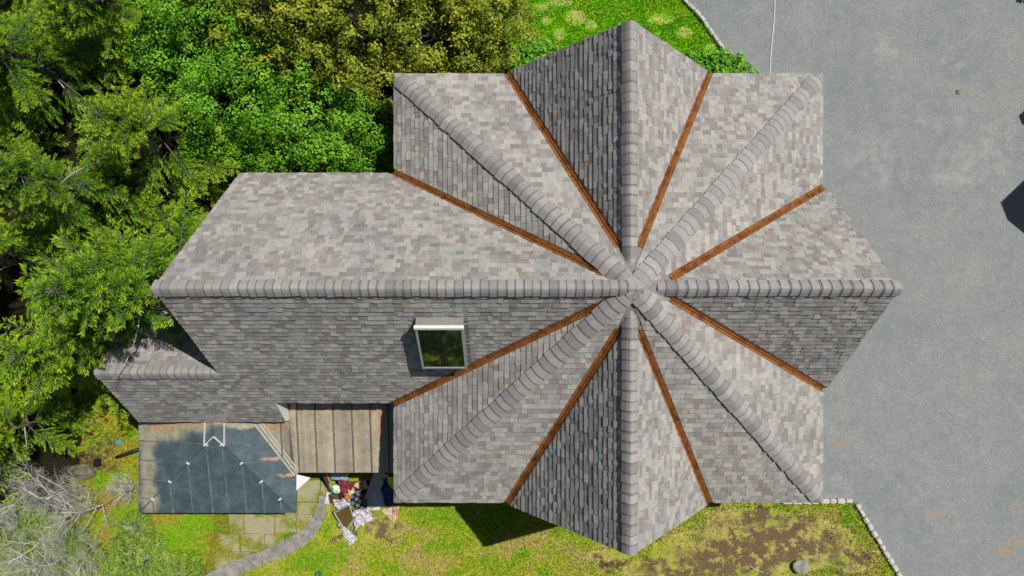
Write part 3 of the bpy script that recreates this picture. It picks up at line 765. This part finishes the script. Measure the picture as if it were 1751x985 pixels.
# ------------------------------------------------------------------ things stacked beside the side porch
def pile(px, py, z=0.0): return P(px, py, z)
def sheet_thing(name, corners, zs, amp, mat, label, cat, n=14, thick=.006, seed=1, freq=3.0):
    """crumpled or folded sheet with thickness; corners in photo pixels, heights in metres"""
    c4 = [P(x, y, z) for (x, y), z in zip(corners, zs)]; o0 = sum(c4, V3(0, 0, 0)) / 4
    vs = []; fs = []
    for i in range(n + 1):
        for j in range(n + 1):
            u, v = i / n, j / n
            p = c4[0] * (1 - u) * (1 - v) + c4[1] * u * (1 - v) + c4[2] * u * v + c4[3] * (1 - u) * v - o0
            q = p * freq + Vector((seed * 7.3, seed, 0))
            nz = mnoise.noise(q) + .5 * mnoise.noise(q * 2.3); ridge = abs(mnoise.noise(q * 1.4)) * 1.2
            p = p + V3(mnoise.noise(q + Vector((9, 0, 0))) * amp * .7, mnoise.noise(q + Vector((0, 9, 0))) * amp * .7, amp * (nz * .6 + .6 - ridge))
            vs.append(p)
    N = n + 1
    fs = [(i * N + j, (i + 1) * N + j, (i + 1) * N + j + 1, i * N + j + 1) for i in range(n) for j in range(n)]
    mb = MB(); mb.add(vs, fs); o = mb.build(name, mat); o.location = o0
    s = o.modifiers.new('solid', 'SOLIDIFY'); s.thickness = thick
    return tag(o, label, cat)
def board(name, a, b, za, zb, wd, th, mat, label, cat, roll=0):
    A, Bq = P(*a, za), P(*b, zb); d = Bq - A; mb = MB(); L = d.length
    mb.box((L / 2, 0, 0), (L, wd, th)); o = mb.build(name, mat, None, bevel=.003)
    o.location = A; o.rotation_euler = (d.to_track_quat('X', 'Z') @ Matrix.Rotation(roll, 3, 'X').to_quaternion()).to_euler(); return tag(o, label, cat)
def clear_plastic(name, c, rough=.12):
    m = NT(name, rough, .8); m.b.inputs['Alpha'].default_value = .72; m.b.inputs['IOR'].default_value = 1.5
    return m.out(m.ramp(m.noise(9, 4), [(.35, tuple(x * .75 for x in c)), (.65, c)]))
M_PLAST = clear_plastic('clear_plastic_film', (.74, .75, .82)); M_MILKY = clear_plastic('milky_plastic_film', (.76, .72, .76), .3)
M_PINE = plain('fresh_pine', (.48, .30, .17), .7, .2, 8); M_BROWN = plain('dark_brown_wood', (.10, .06, .04), .7, .3)
M_RED = plain('maroon_cloth', (.20, .03, .045), .8, .25); M_NAVY = plain('navy_tarpaulin', (.012, .022, .16), .45, .3)
M_LIME = plain('lime_cloth', (.70, .70, .07), .7, .2); M_BLUEP = plain('pale_blue_panel', (.27, .38, .48), .5, .12)
M_GREYB = plain('grey_board', (.34, .34, .33), .7, .15); M_CARD = plain('cardboard', (.55, .42, .30), .85, .15)
board('plank', (549, 800), (566, 838), 1.0, .10, .12, .035, M_BROWN, 'dark timber plank leaning out from under the tan metal roof', 'plank')
board('plank', (556, 806), (570, 842), .75, .08, .10, .03, M_PINE, 'orange brown plank leaning next to the darker one', 'plank')
board('plank', (563, 842), (559, 862), .12, .10, .18, .03, plain('whitewashed_wood', (.55, .53, .54), .7, .2), 'short whitish board lying at the patio edge beside the pile', 'plank')
sheet_thing('plastic_sheet', [(562, 806), (598, 806), (595, 821), (566, 819)], [.5, .5, .4, .4], .05, M_BLUEP, 'pale blue sheet poking out under the tan roof eave', 'sheet', seed=2)
# white sack with green print
sk = MB(); sk.lathe((0, 0, 0), [(.02, 0), (.17, .02), (.20, .09), (.19, .16), (.13, .22), (.05, .24)], 16)
me = sk.mesh('sack', True)
for v in me.vertices:
    q = v.co * 6; v.co.x *= 1 + .25 * mnoise.noise(q); v.co.y *= .85 + .25 * mnoise.noise(q + Vector((4, 0, 0)))
m_ = NT('white_sack_green_print', .5); mk = m_.rng(m_.noise(7, 2), .44, .50)
M_SACK = m_.out(m_.mix(mk, (.72, .74, .72, 1), (.03, .42, .08, 1)))
o = link('sack', me, M_SACK); o.location = P(576, 834, .12); tag(o, 'white sack with bright green print on the junk pile', 'sack')
sheet_thing('tarpaulin', [(577, 821), (612, 824), (600, 838), (587, 846)], [.42, .45, .3, .28], .09, M_RED, 'maroon crumpled cloth on the junk pile beside the white sack', 'cloth', seed=5, freq=5)
bx = MB()
for sx in (-1, 1): bx.box((sx * .19, 0, .13), (.02, .30, .26)); bx.box((0, sx * .14, .131), (.358, .02, .255))
bx.box((0, 0, .02), (.355, .255, .02))
o = bx.build('crate', M_BROWN, None, bevel=.003); o.location = P(577, 848, 0); o.rotation_euler = (0, 0, .15); tag(o, 'small dark brown open crate below the white sack', 'crate')
fl = MB()
for sx, sy, a in ((-1, 0, .5), (1, 0, -.4)): fl.box((sx * .26, 0, .29), (.18, .30, .008), (0, a, 0))
for s_ in (-1, 1): fl.box((s_ * .17, 0, .14), (.008, .30, .28)); fl.box((0, s_ * .15, .141), (.332, .008, .278))
fl.box((0, 0, .01), (.33, .29, .008)); o = fl.build('cardboard_box', M_CARD); o.location = P(615, 829, 0); o.rotation_euler = (0, 0, .35)
tag(o, 'open tan cardboard box with flaps at the top of the junk pile', 'box')
# plug tray with round pots
tr = thing('plant_tray', 'black tray filled with round empty plant pots', 'tray', P(614, 852, .10), -.5)
tb = MB(); tb.box((0, 0, 0), (.74, .56, .03)); 
for s_ in (-1, 1): tb.box((s_ * .365, 0, .045), (.015, .56, .08)); tb.box((0, s_ * .273, .0455), (.712, .015, .078))
M_BLACKP = plain('black_tray_plastic', (.018, .02, .024), .4); M_POT = plain('slate_pot_plastic', (.10, .135, .17), .45, .2)
tb.build('tray', M_BLACKP, tr)
for ix in range(4):
    for iy in range(3):
        pm = MB(); pm.lathe((0, 0, 0), [(.045, .02), (.066, .15), (.072, .15), (.072, .165), (.062, .165), (.045, .07), (.001, .065)], 14)
        o = pm.build('pot', M_POT, tr, True); o.location = (-.27 + ix * .18 + (.04 if iy % 2 else 0) * (ix < 3), -.18 + iy * .18, 0)
# small flowering pot
fp = thing('flower_pot', 'little pot of orange and red flowers among the junk', 'flower pot', P(596, 845, .12))
pm = MB(); pm.lathe((0, 0, 0), [(.05, 0), (.08, .13), (.085, .15), (.07, .15), (.0, .14)], 12); pm.build('pot', plain('terracotta', (.35, .13, .06), .8), fp, True)
rg = np.random.default_rng(4)
def cloud(n, sx, sy, sz, L, Wd, rg, up=.5):
    C = rg.normal(size=(n, 3)) * (sx, sy, sz); T = rg.normal(size=(n, 3)); T[:, 2] *= .4; T /= np.linalg.norm(T, axis=1)[:, None]
    Bv = rg.normal(size=(n, 3)); Bv -= (Bv * T).sum(1)[:, None] * T; Bv[:, 2] *= 1 - up; Bv /= np.linalg.norm(Bv, axis=1)[:, None]
    l = L * rg.uniform(.7, 1.3, n)[:, None]; w_ = Wd * rg.uniform(.7, 1.3, n)[:, None]
    return np.stack([C, C + T * l * .5 + Bv * w_ * .5, C + T * l, C + T * l * .5 - Bv * w_ * .5], 1)
M_FLOW = foliage('flower_petals', [(0, (.5, .04, .03)), (.5, (.75, .25, .05)), (.8, (.7, .5, .2)), (1, (.1, .25, .05))])
V = cloud(160, .07, .07, .04, .06, .05, rg); V[:, :, 2] += .2; quads('flowers', V - V.mean((1,), keepdims=True) * .35 + V.mean((0, 1)) * .35, rg.random(160), M_FLOW, fp)
sheet_thing('plastic_sheet', [(568, 856), (600, 848), (601, 862), (581, 876)], [.22, .2, .15, .12], .10, M_PLAST, 'glossy clear plastic film crumpled left of the pot tray', 'plastic sheet', seed=8, freq=7, n=22, thick=.003)
pw = thing('window_pane', 'old window sash with brown reflecting glass leaning on the junk pile', 'window sash', (0, 0, 0))
qa, qb, qc, qd = P(571, 877, .25), P(597, 863, .30), P(605, 888, .1), P(590, 908, .05)
mb = MB()
for a, b in ((qa, qb), (qb, qc), (qc, qd), (qd, qa)): mb.tube([a, b], .028, 4)
ctr = (qa + qb + qc + qd) / 4; pw.location = ctr
o = mb.build('frame', M_GREYB, pw); o.location = -ctr
mb = MB(); mb.slab([qa, qd, qc, qb], .008); o = mb.build('glass', make_glass('amber_pane', (.085, .055, .014), 1.6), pw); o.location = -ctr
sheet_thing('plastic_sheet', [(604, 872), (630, 868), (642, 885), (606, 902)], [.2, .2, .1, .06], .15, M_MILKY, 'milky crumpled plastic heap below the pot tray', 'plastic sheet', seed=11, freq=6, n=24, thick=.004)
sheet_thing('plastic_sheet', [(577, 893), (598, 906), (612, 922), (598, 933)], [.05, .06, .05, .03], .08, M_PLAST, 'clear plastic sheet trailing onto the grass at the foot of the pile', 'plastic sheet', seed=14, freq=6, n=22, thick=.003)
board('board', (652, 806), (628, 866), .85, .10, .42, .03, M_GREYB, 'wide grey board leaning beside the pot tray', 'board', .1)
board('board', (643, 838), (650, 866), .50, .16, .36, .03, M_BLUEP, 'pale blue panel leaning against the wide grey board', 'board', -.15)
sheet_thing('tarpaulin', [(653, 818), (676, 832), (672, 868), (656, 866)], [.75, .6, .15, .2], .16, M_NAVY, 'navy blue tarpaulin draped at the corner of the shingle roof', 'tarpaulin', seed=17, freq=4, n=20)
sheet_thing('cloth', [(660, 812), (674, 818), (674, 836), (665, 830)], [.8, .75, .7, .7], .05, M_LIME, 'lime yellow cloth lying over the navy tarpaulin', 'cloth', seed=19, freq=6)
board('board', (628, 868), (650, 868), .10, .08, .16, .03, plain('cream_board', (.60, .54, .44), .7), 'cream board lying flat at the foot of the grey board', 'board')
sheet_thing('cardboard_sheet', [(650, 872), (684, 864), (680, 876), (675, 894)], [.08, .12, .06, .04], .05, M_CARD, 'flattened pale cardboard beside the red brown sticks', 'cardboard', seed=21, freq=4)
for k in range(4):
    board('stick', (672 + k * 2.6, 856 - k), (671 + k * 3.4, 890 - k * 3), .14 + .02 * k, .06, .025, .025, plain('redwood_stick', (.33, .11, .05), .7), 'red brown stick in the loose bundle on the flattened cardboard', 'stick'); bpy.context.scene.objects[-1]
for o in list(COL.objects):
    if o.name.startswith('stick'): o['group'] = 'loose bundle of red brown sticks'
# small litter at the edges of the picture
bt = MB(); bt.box((0, 0, .03), (.26, .18, .06)); bt.box((0, 0, .065), (.20, .12, .02)); o = bt.build('tub', plain('teal_plastic', (.10, .28, .27), .5), None, bevel=.01)
o.location = P(205, 756, 0); o.rotation_euler = (0, 0, .3); tag(o, 'small teal plastic lid on the mossy ground left of the porch', 'lid')
bt = MB(); bt.box((0, 0, .09), (.20, .26, .18), taper=.1); bt.box((-.02, 0, .19), (.10, .16, .02)); o = bt.build('meter_box', plain('black_box', (.015, .015, .016), .4), None, bevel=.008)
o.location = P(169, 790, 0); tag(o, 'small black box on the ground beside the drain pipe', 'box')
bt = MB(); bt.lathe((0, 0, 0), [(.06, 0), (.09, .14), (.095, .15), (.08, .15), (.06, .03), (.001, .02)], 14); o = bt.build('bucket', plain('dark_teal_plastic', (.03, .16, .15), .4), None, True)
o.location = P(546, 980, 0); tag(o, 'tiny dark teal bucket in the lower lawn', 'bucket')
tw = MB(); tw.tube([P(1282, 968, .06), P(1292, 974, .05), P(1306, 979, .06)], .012, 5); tag(tw.build('twig', M_DEAD), 'thin bare twig lying on the lawn left of the boulder', 'twig')
for px, py, lb in ((1637, 157, 'single green leaf lying on the open asphalt'), (1294, 121, 'small green leaf on the asphalt at the upper roof edge')):
    V = cloud(5, .03, .03, .006, .13, .06, rg); V[:, :, 2] = np.abs(V[:, :, 2]) + .012; o = quads('leaf', V, rg.random(5), M_LEAF_P); o.location = P(px, py); tag(o, lb, 'leaf')

# ------------------------------------------------------------------ buildings beyond the right edge (their shadows reach the asphalt)
def small_building(name, label, peak, zp, wd_b, length, roofm):
    tx = V3(.633, .774, 0); nx = V3(.774, -.633, 0); t = thing(name, label, 'building', (peak.x, peak.y, 0))
    a = .674; b = wd_b; half = a * b; ze = zp - b
    mb = MB(); q = lambda s, l, z: tx * s + nx * l + V3(0, 0, z)
    mb.slab([q(0, 0, zp), q(-half, 0, ze), q(-half, length, ze), q(0, length, zp)], .14); mb.slab([q(0, length, zp), q(half, length, ze), q(half, 0, ze), q(0, 0, zp)], .14)
    mb.build('roof', roofm, t)
    mb = MB(); hw = half - .25
    mb.extr([q(-hw, .3, 0), q(hw, .3, 0), q(hw, .3, ze + .1), q(0, .3, zp - .25), q(-hw, .3, ze + .1)], nx * (length - .6)); mb.build('wall', M_WALL, t)
    mb = MB(); mb.extr([q(-.5, .27, .05), q(.5, .27, .05), q(.5, .27, 2.1), q(-.5, .27, 2.1)], nx * .05); mb.build('door', M_TRIM, t)
plain_roof = plain('plain_grey_shingle', (.26, .25, .24), .9, .25, 14)
tipA, tipB = P(1711, 346), P(1742, 198)
sh = V3(SUN.x / SUN.z, SUN.y / SUN.z, 0)
small_building('neighbour_house', 'steep gabled house beyond the right edge that shades the asphalt', tipA + sh * 6.6, 6.6, 3.6, 9, plain_roof)
small_building('garden_shed', 'small gabled shed beyond the upper right edge', tipB + sh * 4.4, 4.4, 1.6, 3, plain_roof)

# ------------------------------------------------------------------ plants
def trunk_mesh(H_, r, rg, lean=.05, seg=8):
    mb = MB(); pts = [V3(lean * H_ * (i / seg) ** 1.5 + rg.normal() * .02, rg.normal() * .02, H_ * i / seg) for i in range(seg + 1)]
    mb.tube(pts, r, 8, r1=r * .12); return mb
def spruce(name, label, H_, R, seed, sparse=1.0, tipc=0.0):
    rg = np.random.default_rng(seed); t = thing(name, label, 'tree')
    trunk_mesh(H_, .13, rg, 0).build('trunk', M_BARK, t, True)
    wood = MB(); bares = []; Vs = []; Ts = []
    z = .9
    while z < H_ - .15:
        nb = int(rg.integers(4, 6)) if z < H_ * .8 else 5
        for _ in range(nb):
            az = rg.uniform(0, 2 * math.pi); rel = (H_ - z) / H_
            L = R * min(1, rel ** .72 * 1.12) * rg.uniform(.65, 1.15) + .15
            fw = np.array([math.cos(az), math.sin(az), 0]); sd_ = np.array([-fw[1], fw[0], 0]); zz = z + rg.uniform(-.12, .12)
            bend = rg.normal() * .18; dr = rg.uniform(.25, .5) * (1.1 if rel > .4 else .3); ri = .35 if rel < .4 else .12
            f = lambda s: fw * (L * s) + sd_ * (bend * L * s * s) + np.array([0, 0, zz + L * (ri * s - dr * s * s + .22 * s ** 4)])
            pts = [f(s) for s in np.linspace(0, 1, 6)]
            isbare = rel > .3 and rg.random() < .14
            bare = MB()
            if isbare: bares.append(bare)
            (bare if isbare else wood).tube(pts, .030 if L > 1 else .016, 4, r1=.006)
            if isbare:
                for s in np.arange(.3, .97, .07):
                    p = f(s); sg = 1 if rg.random() < .5 else -1; ln = .35 * (1.1 - s) + .08
                    d = fw * .6 + sd_ * sg * .8; bare.tube([p, p + d * ln * .5 + np.array([0, 0, -.02]), p + d * ln + np.array([0, 0, -.08 * rg.random()])], .008, 3, r1=.003)
                continue
            step = .105; s0 = .22 if rel > .4 else .06
            for s in np.arange(s0, 1.0, step / L):
                p = f(s); dd = f(min(1, s + .02)) - f(s - .02); dd /= np.linalg.norm(dd)
                for sg in (-1, 1):
                    if rg.random() > .93 * sparse: continue
                    ln = min(.80, .14 + .34 * L * (1 - s) ** .8) * rg.uniform(.5, 1.2)
                    th = rg.uniform(.75, 1.05); d = dd * math.cos(th) + sd_ * sg * math.sin(th) + np.array([0, 0, rg.uniform(-.30, .02)]); d /= np.linalg.norm(d)
                    k = max(3, int(ln / .029)); u = (np.arange(k) + rg.random(k)) / k
                    u = np.concatenate([u, u]); k2 = 2 * k
                    sag = -.22 * ln * u ** 2
                    C = p + d * (ln * u)[:, None]; C[:, 2] += sag
                    lat = np.cross(d, [0, 0, 1]); lat /= np.linalg.norm(lat) + 1e-6
                    side = np.where(np.arange(k2) < k, 1, -1)[:, None] * lat
                    T = d * .85 + side * rg.uniform(.2, .7, (k2, 1)) + np.array([0, 0, 1]) * rg.uniform(-.15, .35, (k2, 1)); T /= np.linalg.norm(T, axis=1)[:, None]
                    Bv = np.cross(T, rg.normal(size=(k2, 3)) * .6 + [0, 0, 1]); Bv /= np.linalg.norm(Bv, axis=1)[:, None] + 1e-6
                    l = rg.uniform(.10, .17, (k2, 1)) * (1 - .25 * u[:, None]); w_ = l * .21
                    Vs.append(np.stack([C, C + T * l * .45 + Bv * w_ * .5, C + T * l, C + T * l * .45 - Bv * w_ * .5], 1))
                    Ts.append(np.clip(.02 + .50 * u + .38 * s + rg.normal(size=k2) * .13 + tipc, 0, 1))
        z += rg.uniform(.52, .74) if z < H_ * .7 else .3
    wood.build('branches', M_BARK, t, True)
    for bm_ in bares: bm_.build('bare_branch', M_GREYBARK, t, True)
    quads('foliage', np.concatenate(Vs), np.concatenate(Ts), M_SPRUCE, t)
    return t
def leafy(name, label, H_, R, seed, mat, clumps=90, per=120, L=.10, Wd=.06, cat='tree', trunk=True, flat=.75, base=.25, csz=.30, bark=None):
    rg = np.random.default_rng(seed); t = thing(name, label, cat)
    wood = MB(); Vs = []; Ts = []; bark = bark or M_BARK
    if trunk: trunk_mesh(H_ * .75, .05 + .012 * H_, rg, .03).build('trunk', bark, t, True)
    got = [] if trunk else [np.array([0, 0, H_ * .8]), np.array([.1, .05, H_ * .5])]
    tries = 0
    while len(got) < clumps and tries < clumps * 12:      # leaf clumps on an uneven crown
        tries += 1
        d = rg.normal(size=3); d[2] = abs(d[2]) * 1.0 - .25; d /= np.linalg.norm(d); r = rg.uniform(.35, 1.0) ** .5
        lump = 1 + .28 * mnoise.noise(Vector(d * 1.7) + Vector((seed, 0, 0)))
        c = np.array([d[0] * R * r * lump, d[1] * R * r * lump, H_ * base + H_ * (1 - base) * (.35 + .65 * d[2] * r) * lump])
        if any(np.linalg.norm((c - g_) * (1, 1, .8)) < csz * 1.05 for g_ in got): continue
        got.append(c)
    for c in got:
        st = np.array([0, 0, max(.1, c[2] * .5)]); mid = (st + c) / 2 + np.array([0, 0, .1])
        wood.tube([st, mid, c], .018, 4, r1=.005)
        sz = csz * rg.uniform(.6, 1.25); n = int(per * (sz / csz) ** 2 * rg.uniform(.7, 1.2)); tone = rg.normal() * .12
        D = rg.normal(size=(n, 3)); D[:, 2] = D[:, 2] * .8 + .35; D /= np.linalg.norm(D, axis=1)[:, None]
        rad = sz * (.55 + .5 * rg.random(n) ** .6) * (1 + .3 * np.sin(D[:, 0] * 5 + seed) * np.cos(D[:, 1] * 6))
        C = c + D * rad[:, None] * (1, 1, .75)
        Nn = D * .8 + rg.normal(size=(n, 3)) * .42 + [0, 0, .45]; Nn /= np.linalg.norm(Nn, axis=1)[:, None]
        T = np.cross(Nn, rg.normal(size=(n, 3))); T /= np.linalg.norm(T, axis=1)[:, None]; Bv = np.cross(Nn, T)
        l = L * rg.uniform(.7, 1.3, (n, 1)); w_ = Wd * rg.uniform(.7, 1.3, (n, 1))
        Vs.append(np.stack([C - T * l * .5, C + Bv * w_ * .5, C + T * l * .5, C - Bv * w_ * .5], 1))
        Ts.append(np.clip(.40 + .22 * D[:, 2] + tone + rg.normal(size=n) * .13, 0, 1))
    wood.build('branches', bark, t, True)
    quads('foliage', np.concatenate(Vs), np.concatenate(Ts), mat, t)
    return t
def place(o, first, x, y, rz, sc=1.0, label=None, group=None, z=0):
    c = o if first else copy_tree(o)
    c.location = (x, y, z); c.rotation_euler = (0, 0, rz); c.scale = (sc, sc, sc)
    if label: c['label'] = label
    if group: c['group'] = group
    return c

LS = 'spruce with layered yellow green boughs in the wood left of the house'
GS = 'spruces in the wood'
protos = [spruce('spruce_tree', LS, 7.4, 2.7, 1), spruce('spruce_tree', LS, 6.6, 2.4, 2, .95, .08), spruce('spruce_tree', LS, 8.0, 2.9, 3, .9, -.05)]
sp = [(-10.05, -0.1, 2, 1.14, 'spruce whose boughs overhang the end of the long shingled wing'), (-12.35, -1.75, 1, 1.08, 'spruce whose boughs overhang and shade the low shingled roof end'),
      (-12.1, -0.1, 1, .88), (-13.3, 3.0, 2, .80), (-10.9, 4.6, 1, .92), (-14.6, 6.8, 2, .95), (-11.8, 8.4, 1, .95), (-15.8, 0.8, 0, .90), (-14.9, 10.6, 0, 1.05),
      (-17.0, -3.0, 1, .95), (-17.8, 4.0, 1, 1.1), (-17.6, 8.6, 0, 1.0), (-15.6, -4.4, 1, .68), (-17.6, -5.6, 1, .72), (-18.8, -7.6, 2, .7), (-19.4, 0.8, 0, 1.0), (-16.6, -10.8, 1, .7), (-9.4, 11.9, 2, .8), (-13.0, 13.0, 1, 1.0)]
used = set(); prn = random.Random(3)
for s_ in sp:
    k = s_[2]; lab = s_[4] if len(s_) > 4 else LS
    place(protos[k], k not in used, s_[0], s_[1], prn.uniform(0, 6.28), s_[3], lab, None if len(s_) > 4 else GS); used.add(k)
LG = 'bright green leafy tree between the spruces and the house'
pg = [leafy('leafy_tree', LG, 4.3, 2.0, 21, M_LEAF_G, 46, 270, .098, .06, csz=.42), leafy('leafy_tree', LG, 3.8, 1.7, 22, M_LEAF_G, 40, 240, .095, .06, csz=.38)]
used = set()
for x, y, k, sc in ((-8.7, 6.0, 0, .95), (-6.5, 5.2, 1, 1.0), (-4.8, 4.9, 1, .8), (-9.7, 8.9, 0, 1.05), (-7.8, 4.8, 1, .75), (-10.4, 7.2, 1, .95), (-4.3, 4.3, 1, .55), (-5.6, 4.4, 1, .6), (-9.0, 4.7, 1, .6)):
    place(pg[k], k not in used, x, y, prn.uniform(0, 6.28), sc, LG, 'bright green trees beside the wing'); used.add(k)
LO = 'olive green tree with yellowish leaves behind the roof, beside the upper lawn'
po = [leafy('olive_tree', LO, 5.2, 2.1, 31, M_LEAF_O, 75, 130, .115, .07, csz=.34), leafy('olive_tree', LO, 4.4, 1.8, 32, M_LEAF_O, 70, 110, .11, .065, csz=.30)]
used = set()
for x, y, k, sc in ((-7.3, 8.3, 0, .9), (-4.7, 7.9, 0, .95), (-2.3, 8.1, 1, 1.0), (-1.5, 9.8, 0, .9), (-4.2, 6.5, 1, .7), (-6.2, 10.6, 0, 1.1), (-3.2, 10.4, 0, 1.0), (-1.3, 7.4, 1, .6), (-.5, 8.7, 1, .75), (-6.1, 7.0, 1, .75), (-2.9, 7.0, 1, .55)):
    place(po[k], k not in used, x, y, prn.uniform(0, 6.28), sc, LO, 'olive green trees behind the roof'); used.add(k)
# dead twiggy trees
def dead_tree(name, label, H_, spread, seed, depth=5):
    rnd = random.Random(seed); t = thing(name, label, 'tree'); tr_ = MB(); br = MB()
    def grow(p, d, L, r, lev):
        n = 3; pts = [p]; q = p.copy(); dd = d.copy()
        for i in range(n):
            dd = (dd + Vector((rnd.gauss(0, .18), rnd.gauss(0, .18), rnd.gauss(0, .10) + .04))).normalized(); q = q + dd * (L / n); pts.append(q.copy())
        (tr_ if lev == 0 else br).tube(pts, r, 6 if lev < 2 else 3, r1=r * .5)
        if lev >= depth: return
        nb = (13, 7, 5, 4, 3)[lev]
        for i in range(nb):
            t_ = rnd.uniform(.3, 1) if lev else .25 + .75 * i / nb
            k = min(n - 1, int(t_ * n)); pp = pts[k].lerp(pts[k + 1], t_ * n - k)
            az_ = rnd.uniform(0, 6.28); side = Vector((math.cos(az_), math.sin(az_), rnd.uniform(-.1, .5)))
            nd = (dd * (.25 if lev == 0 else .7) + side * .9).normalized()
            grow(pp, nd, L * rnd.uniform(.45, .68) * (spread if lev == 0 else 1), r * .40, lev + 1)
    grow(Vector((0, 0, 0)), Vector((.05, 0, 1)), H_, .036, 0)
    tr_.build('trunk', M_DEAD, t, True); br.build('twigs', M_DEAD, t, True)
    return t
d1 = dead_tree('bare_tree', 'bleached grey leafless tree with fine tangled twigs at the lower left', 2.7, .62, 4)
d1.location = (-14.9, -6.9, 0)
d2 = dead_tree('bare_tree', 'smaller bleached leafless tree in the bottom left corner', 2.3, .8, 9, 4); d2.location = (-15.4, -9.3, 0)
d1['group'] = d2['group'] = 'bleached leafless trees at the lower left'
for x, y, a, sc in ((-13.9, -7.4, 1.9, .82), (-15.6, -8.2, 3.6, .9), (-14.3, -8.9, 5.0, .75), (-16.6, -7.0, 4.2, .8)):
    place(d1, False, x, y, a, sc, 'bleached grey leafless tree with fine tangled twigs at the lower left', 'bleached leafless trees at the lower left')
d3 = dead_tree('bare_shrub', 'low brown leafless shrub beside the porch corner', 1.1, .9, 15, 4); d3.location = (-13.1, -6.9, 0); d3.scale = (.9, .9, .9)
LSH = 'wispy grey green shrub at the foot of the picture left of the patio'
ps_ = leafy('wispy_shrub', LSH, 1.5, 1.15, 41, M_LEAF_S, 60, 120, .13, .022, 'shrub', False, csz=.22, bark=M_DEAD)
for i, (x, y, sc) in enumerate(((-12.6, -9.4, 1.0), (-11.4, -10.0, .9), (-13.6, -9.9, 1.0), (-15.6, -8.9, 1.1), (-16.8, -8.2, 1.0), (-12.9, -8.3, .55))):
    place(ps_, i == 0, x, y, prn.uniform(0, 6.28), sc, LSH, 'wispy shrubs at the lower left')
# garden plants against the north gable
LP = 'leafy bright green garden plant growing against the upper gable'
pp = leafy('garden_plant', LP, .55, .34, 51, M_LEAF_P, 16, 30, .12, .09, 'plant', False, csz=.14, base=.1)
for i, (x, y, sc) in enumerate(((872, 112, 1.0), (893, 104, 1.0), (915, 98, 1.05), (938, 92, .9), (885, 122, .8), (948, 104, .7))):
    place(pp, i == 0, *P(x, y)[:2], prn.uniform(0, 6.28), sc, 'leafy garden plant in the row left of the upper gable', 'plants left of the upper gable')
for i, (x, y, sc) in enumerate(((1186, 108, .8), (1205, 112, .95), (1228, 108, 1.1), (1250, 112, 1.0), (1268, 122, .8), (1218, 124, .8))):
    place(pp, False, *P(x, y)[:2], prn.uniform(0, 6.28), sc, 'leafy garden plant in the row right of the upper gable', 'plants right of the upper gable')
place(pp, False, *P(1772, -14)[:2], .4, 1.2, 'clump of green leaves at the top right corner of the asphalt')
# trees south of the house that the skylight mirrors
LT = 'green tree standing beyond the lower edge of the lawn'
for i, (x, y, sc) in enumerate(((-13, -17, 1.5), (-8.5, -18.5, 1.7), (-3.5, -19, 1.8), (2, -18.5, 1.7), (8, -20, 1.8), (-18, -16, 1.6), (-5.6, -22, 2.1), (0, -23, 2.1))):
    place(po[i % 2] if i % 3 else pg[0], False, x, y, prn.uniform(0, 6.28), sc, LT, 'trees beyond the lower lawn')

# ------------------------------------------------------------------ grass
def inside(x, y, poly):
    r = np.zeros(len(x), bool); n = len(poly)
    for i in range(n):
        x1, y1 = poly[i]; x2, y2 = poly[(i + 1) % n]
        if y1 == y2: continue
        c = ((y1 > y) != (y2 > y)) & (x < (x2 - x1) * (y - y1) / (y2 - y1) + x1); r ^= c
    return r
def grass(poly, box, dens, mat, bare, seed, hgt=.07, z=0, only=None):
    rg = np.random.default_rng(seed); x0, y0, x1, y1 = box; n = int((x1 - x0) * (y1 - y0) * dens)
    x, y = rg.uniform(x0, x1, n), rg.uniform(y0, y1, n); k = inside(x, y, poly)
    for bx_, by_, rx, ry in bare:
        q = ((x - bx_) / rx) ** 2 + ((y - by_) / ry) ** 2; k &= ~((q < 1.1) & (rg.random(n) < .78))
    if only:
        kk = np.zeros(n, bool)
        for bx_, by_, rx, ry in only: kk |= ((x - bx_) / rx) ** 2 + ((y - by_) / ry) ** 2 < rg.uniform(.1, 1.2, n)
        k &= kk
    x, y = x[k], y[k]; n = len(x); a = rg.uniform(0, 6.28, n); h = hgt * rg.uniform(.5, 1.3, n); w_ = rg.uniform(.010, .018, n)
    b = np.stack([x, y, np.full(n, z)], 1); s = np.stack([np.cos(a), np.sin(a), np.zeros(n)], 1) * w_[:, None]
    ln = rg.normal(size=(n, 2)) * .035; tip = b + np.stack([ln[:, 0], ln[:, 1], h], 1)
    return tag(quads('grass', np.stack([b - s, b + s, tip], 1), rg.random(n), mat), kind='stuff')
def blade_mat(src): return src
gn = grass(lawn_n, (-.5, 6.0, 8.2, 11.2), 1500, M_LAWN_N, SAND_N, 1)
gs = grass(lawn_s, (-10.5, -11.2, 14.5, -6.3), 1100, M_LAWN_S, SOIL_S, 2)
gm = grass(moss, (-16, -11.2, -8.5, -3.5), 900, M_MOSS, [], 3, .10)
patio = g((370, 860), (561, 800), (556, 880), (500, 930), (400, 972), (350, 990))
PM = [B(515, 897, 26, 9), B(490, 915, 24, 8), B(540, 872, 12, 10), B(395, 905, 16, 14), B(420, 925, 18, 10), B(450, 935, 30, 7), B(445, 880, 8, 5), B(385, 945, 18, 14), B(410, 950, 24, 7), B(548, 850, 8, 12), B(374, 885, 14, 24), B(366, 935, 18, 36), B(385, 870, 10, 8), B(505, 862, 10, 4), B(470, 880, 30, 3)]
gp = grass(patio, (-10.5, -10.2, -6.3, -6.3), 2600, M_MOSS, [], 5, .05, .045, PM)
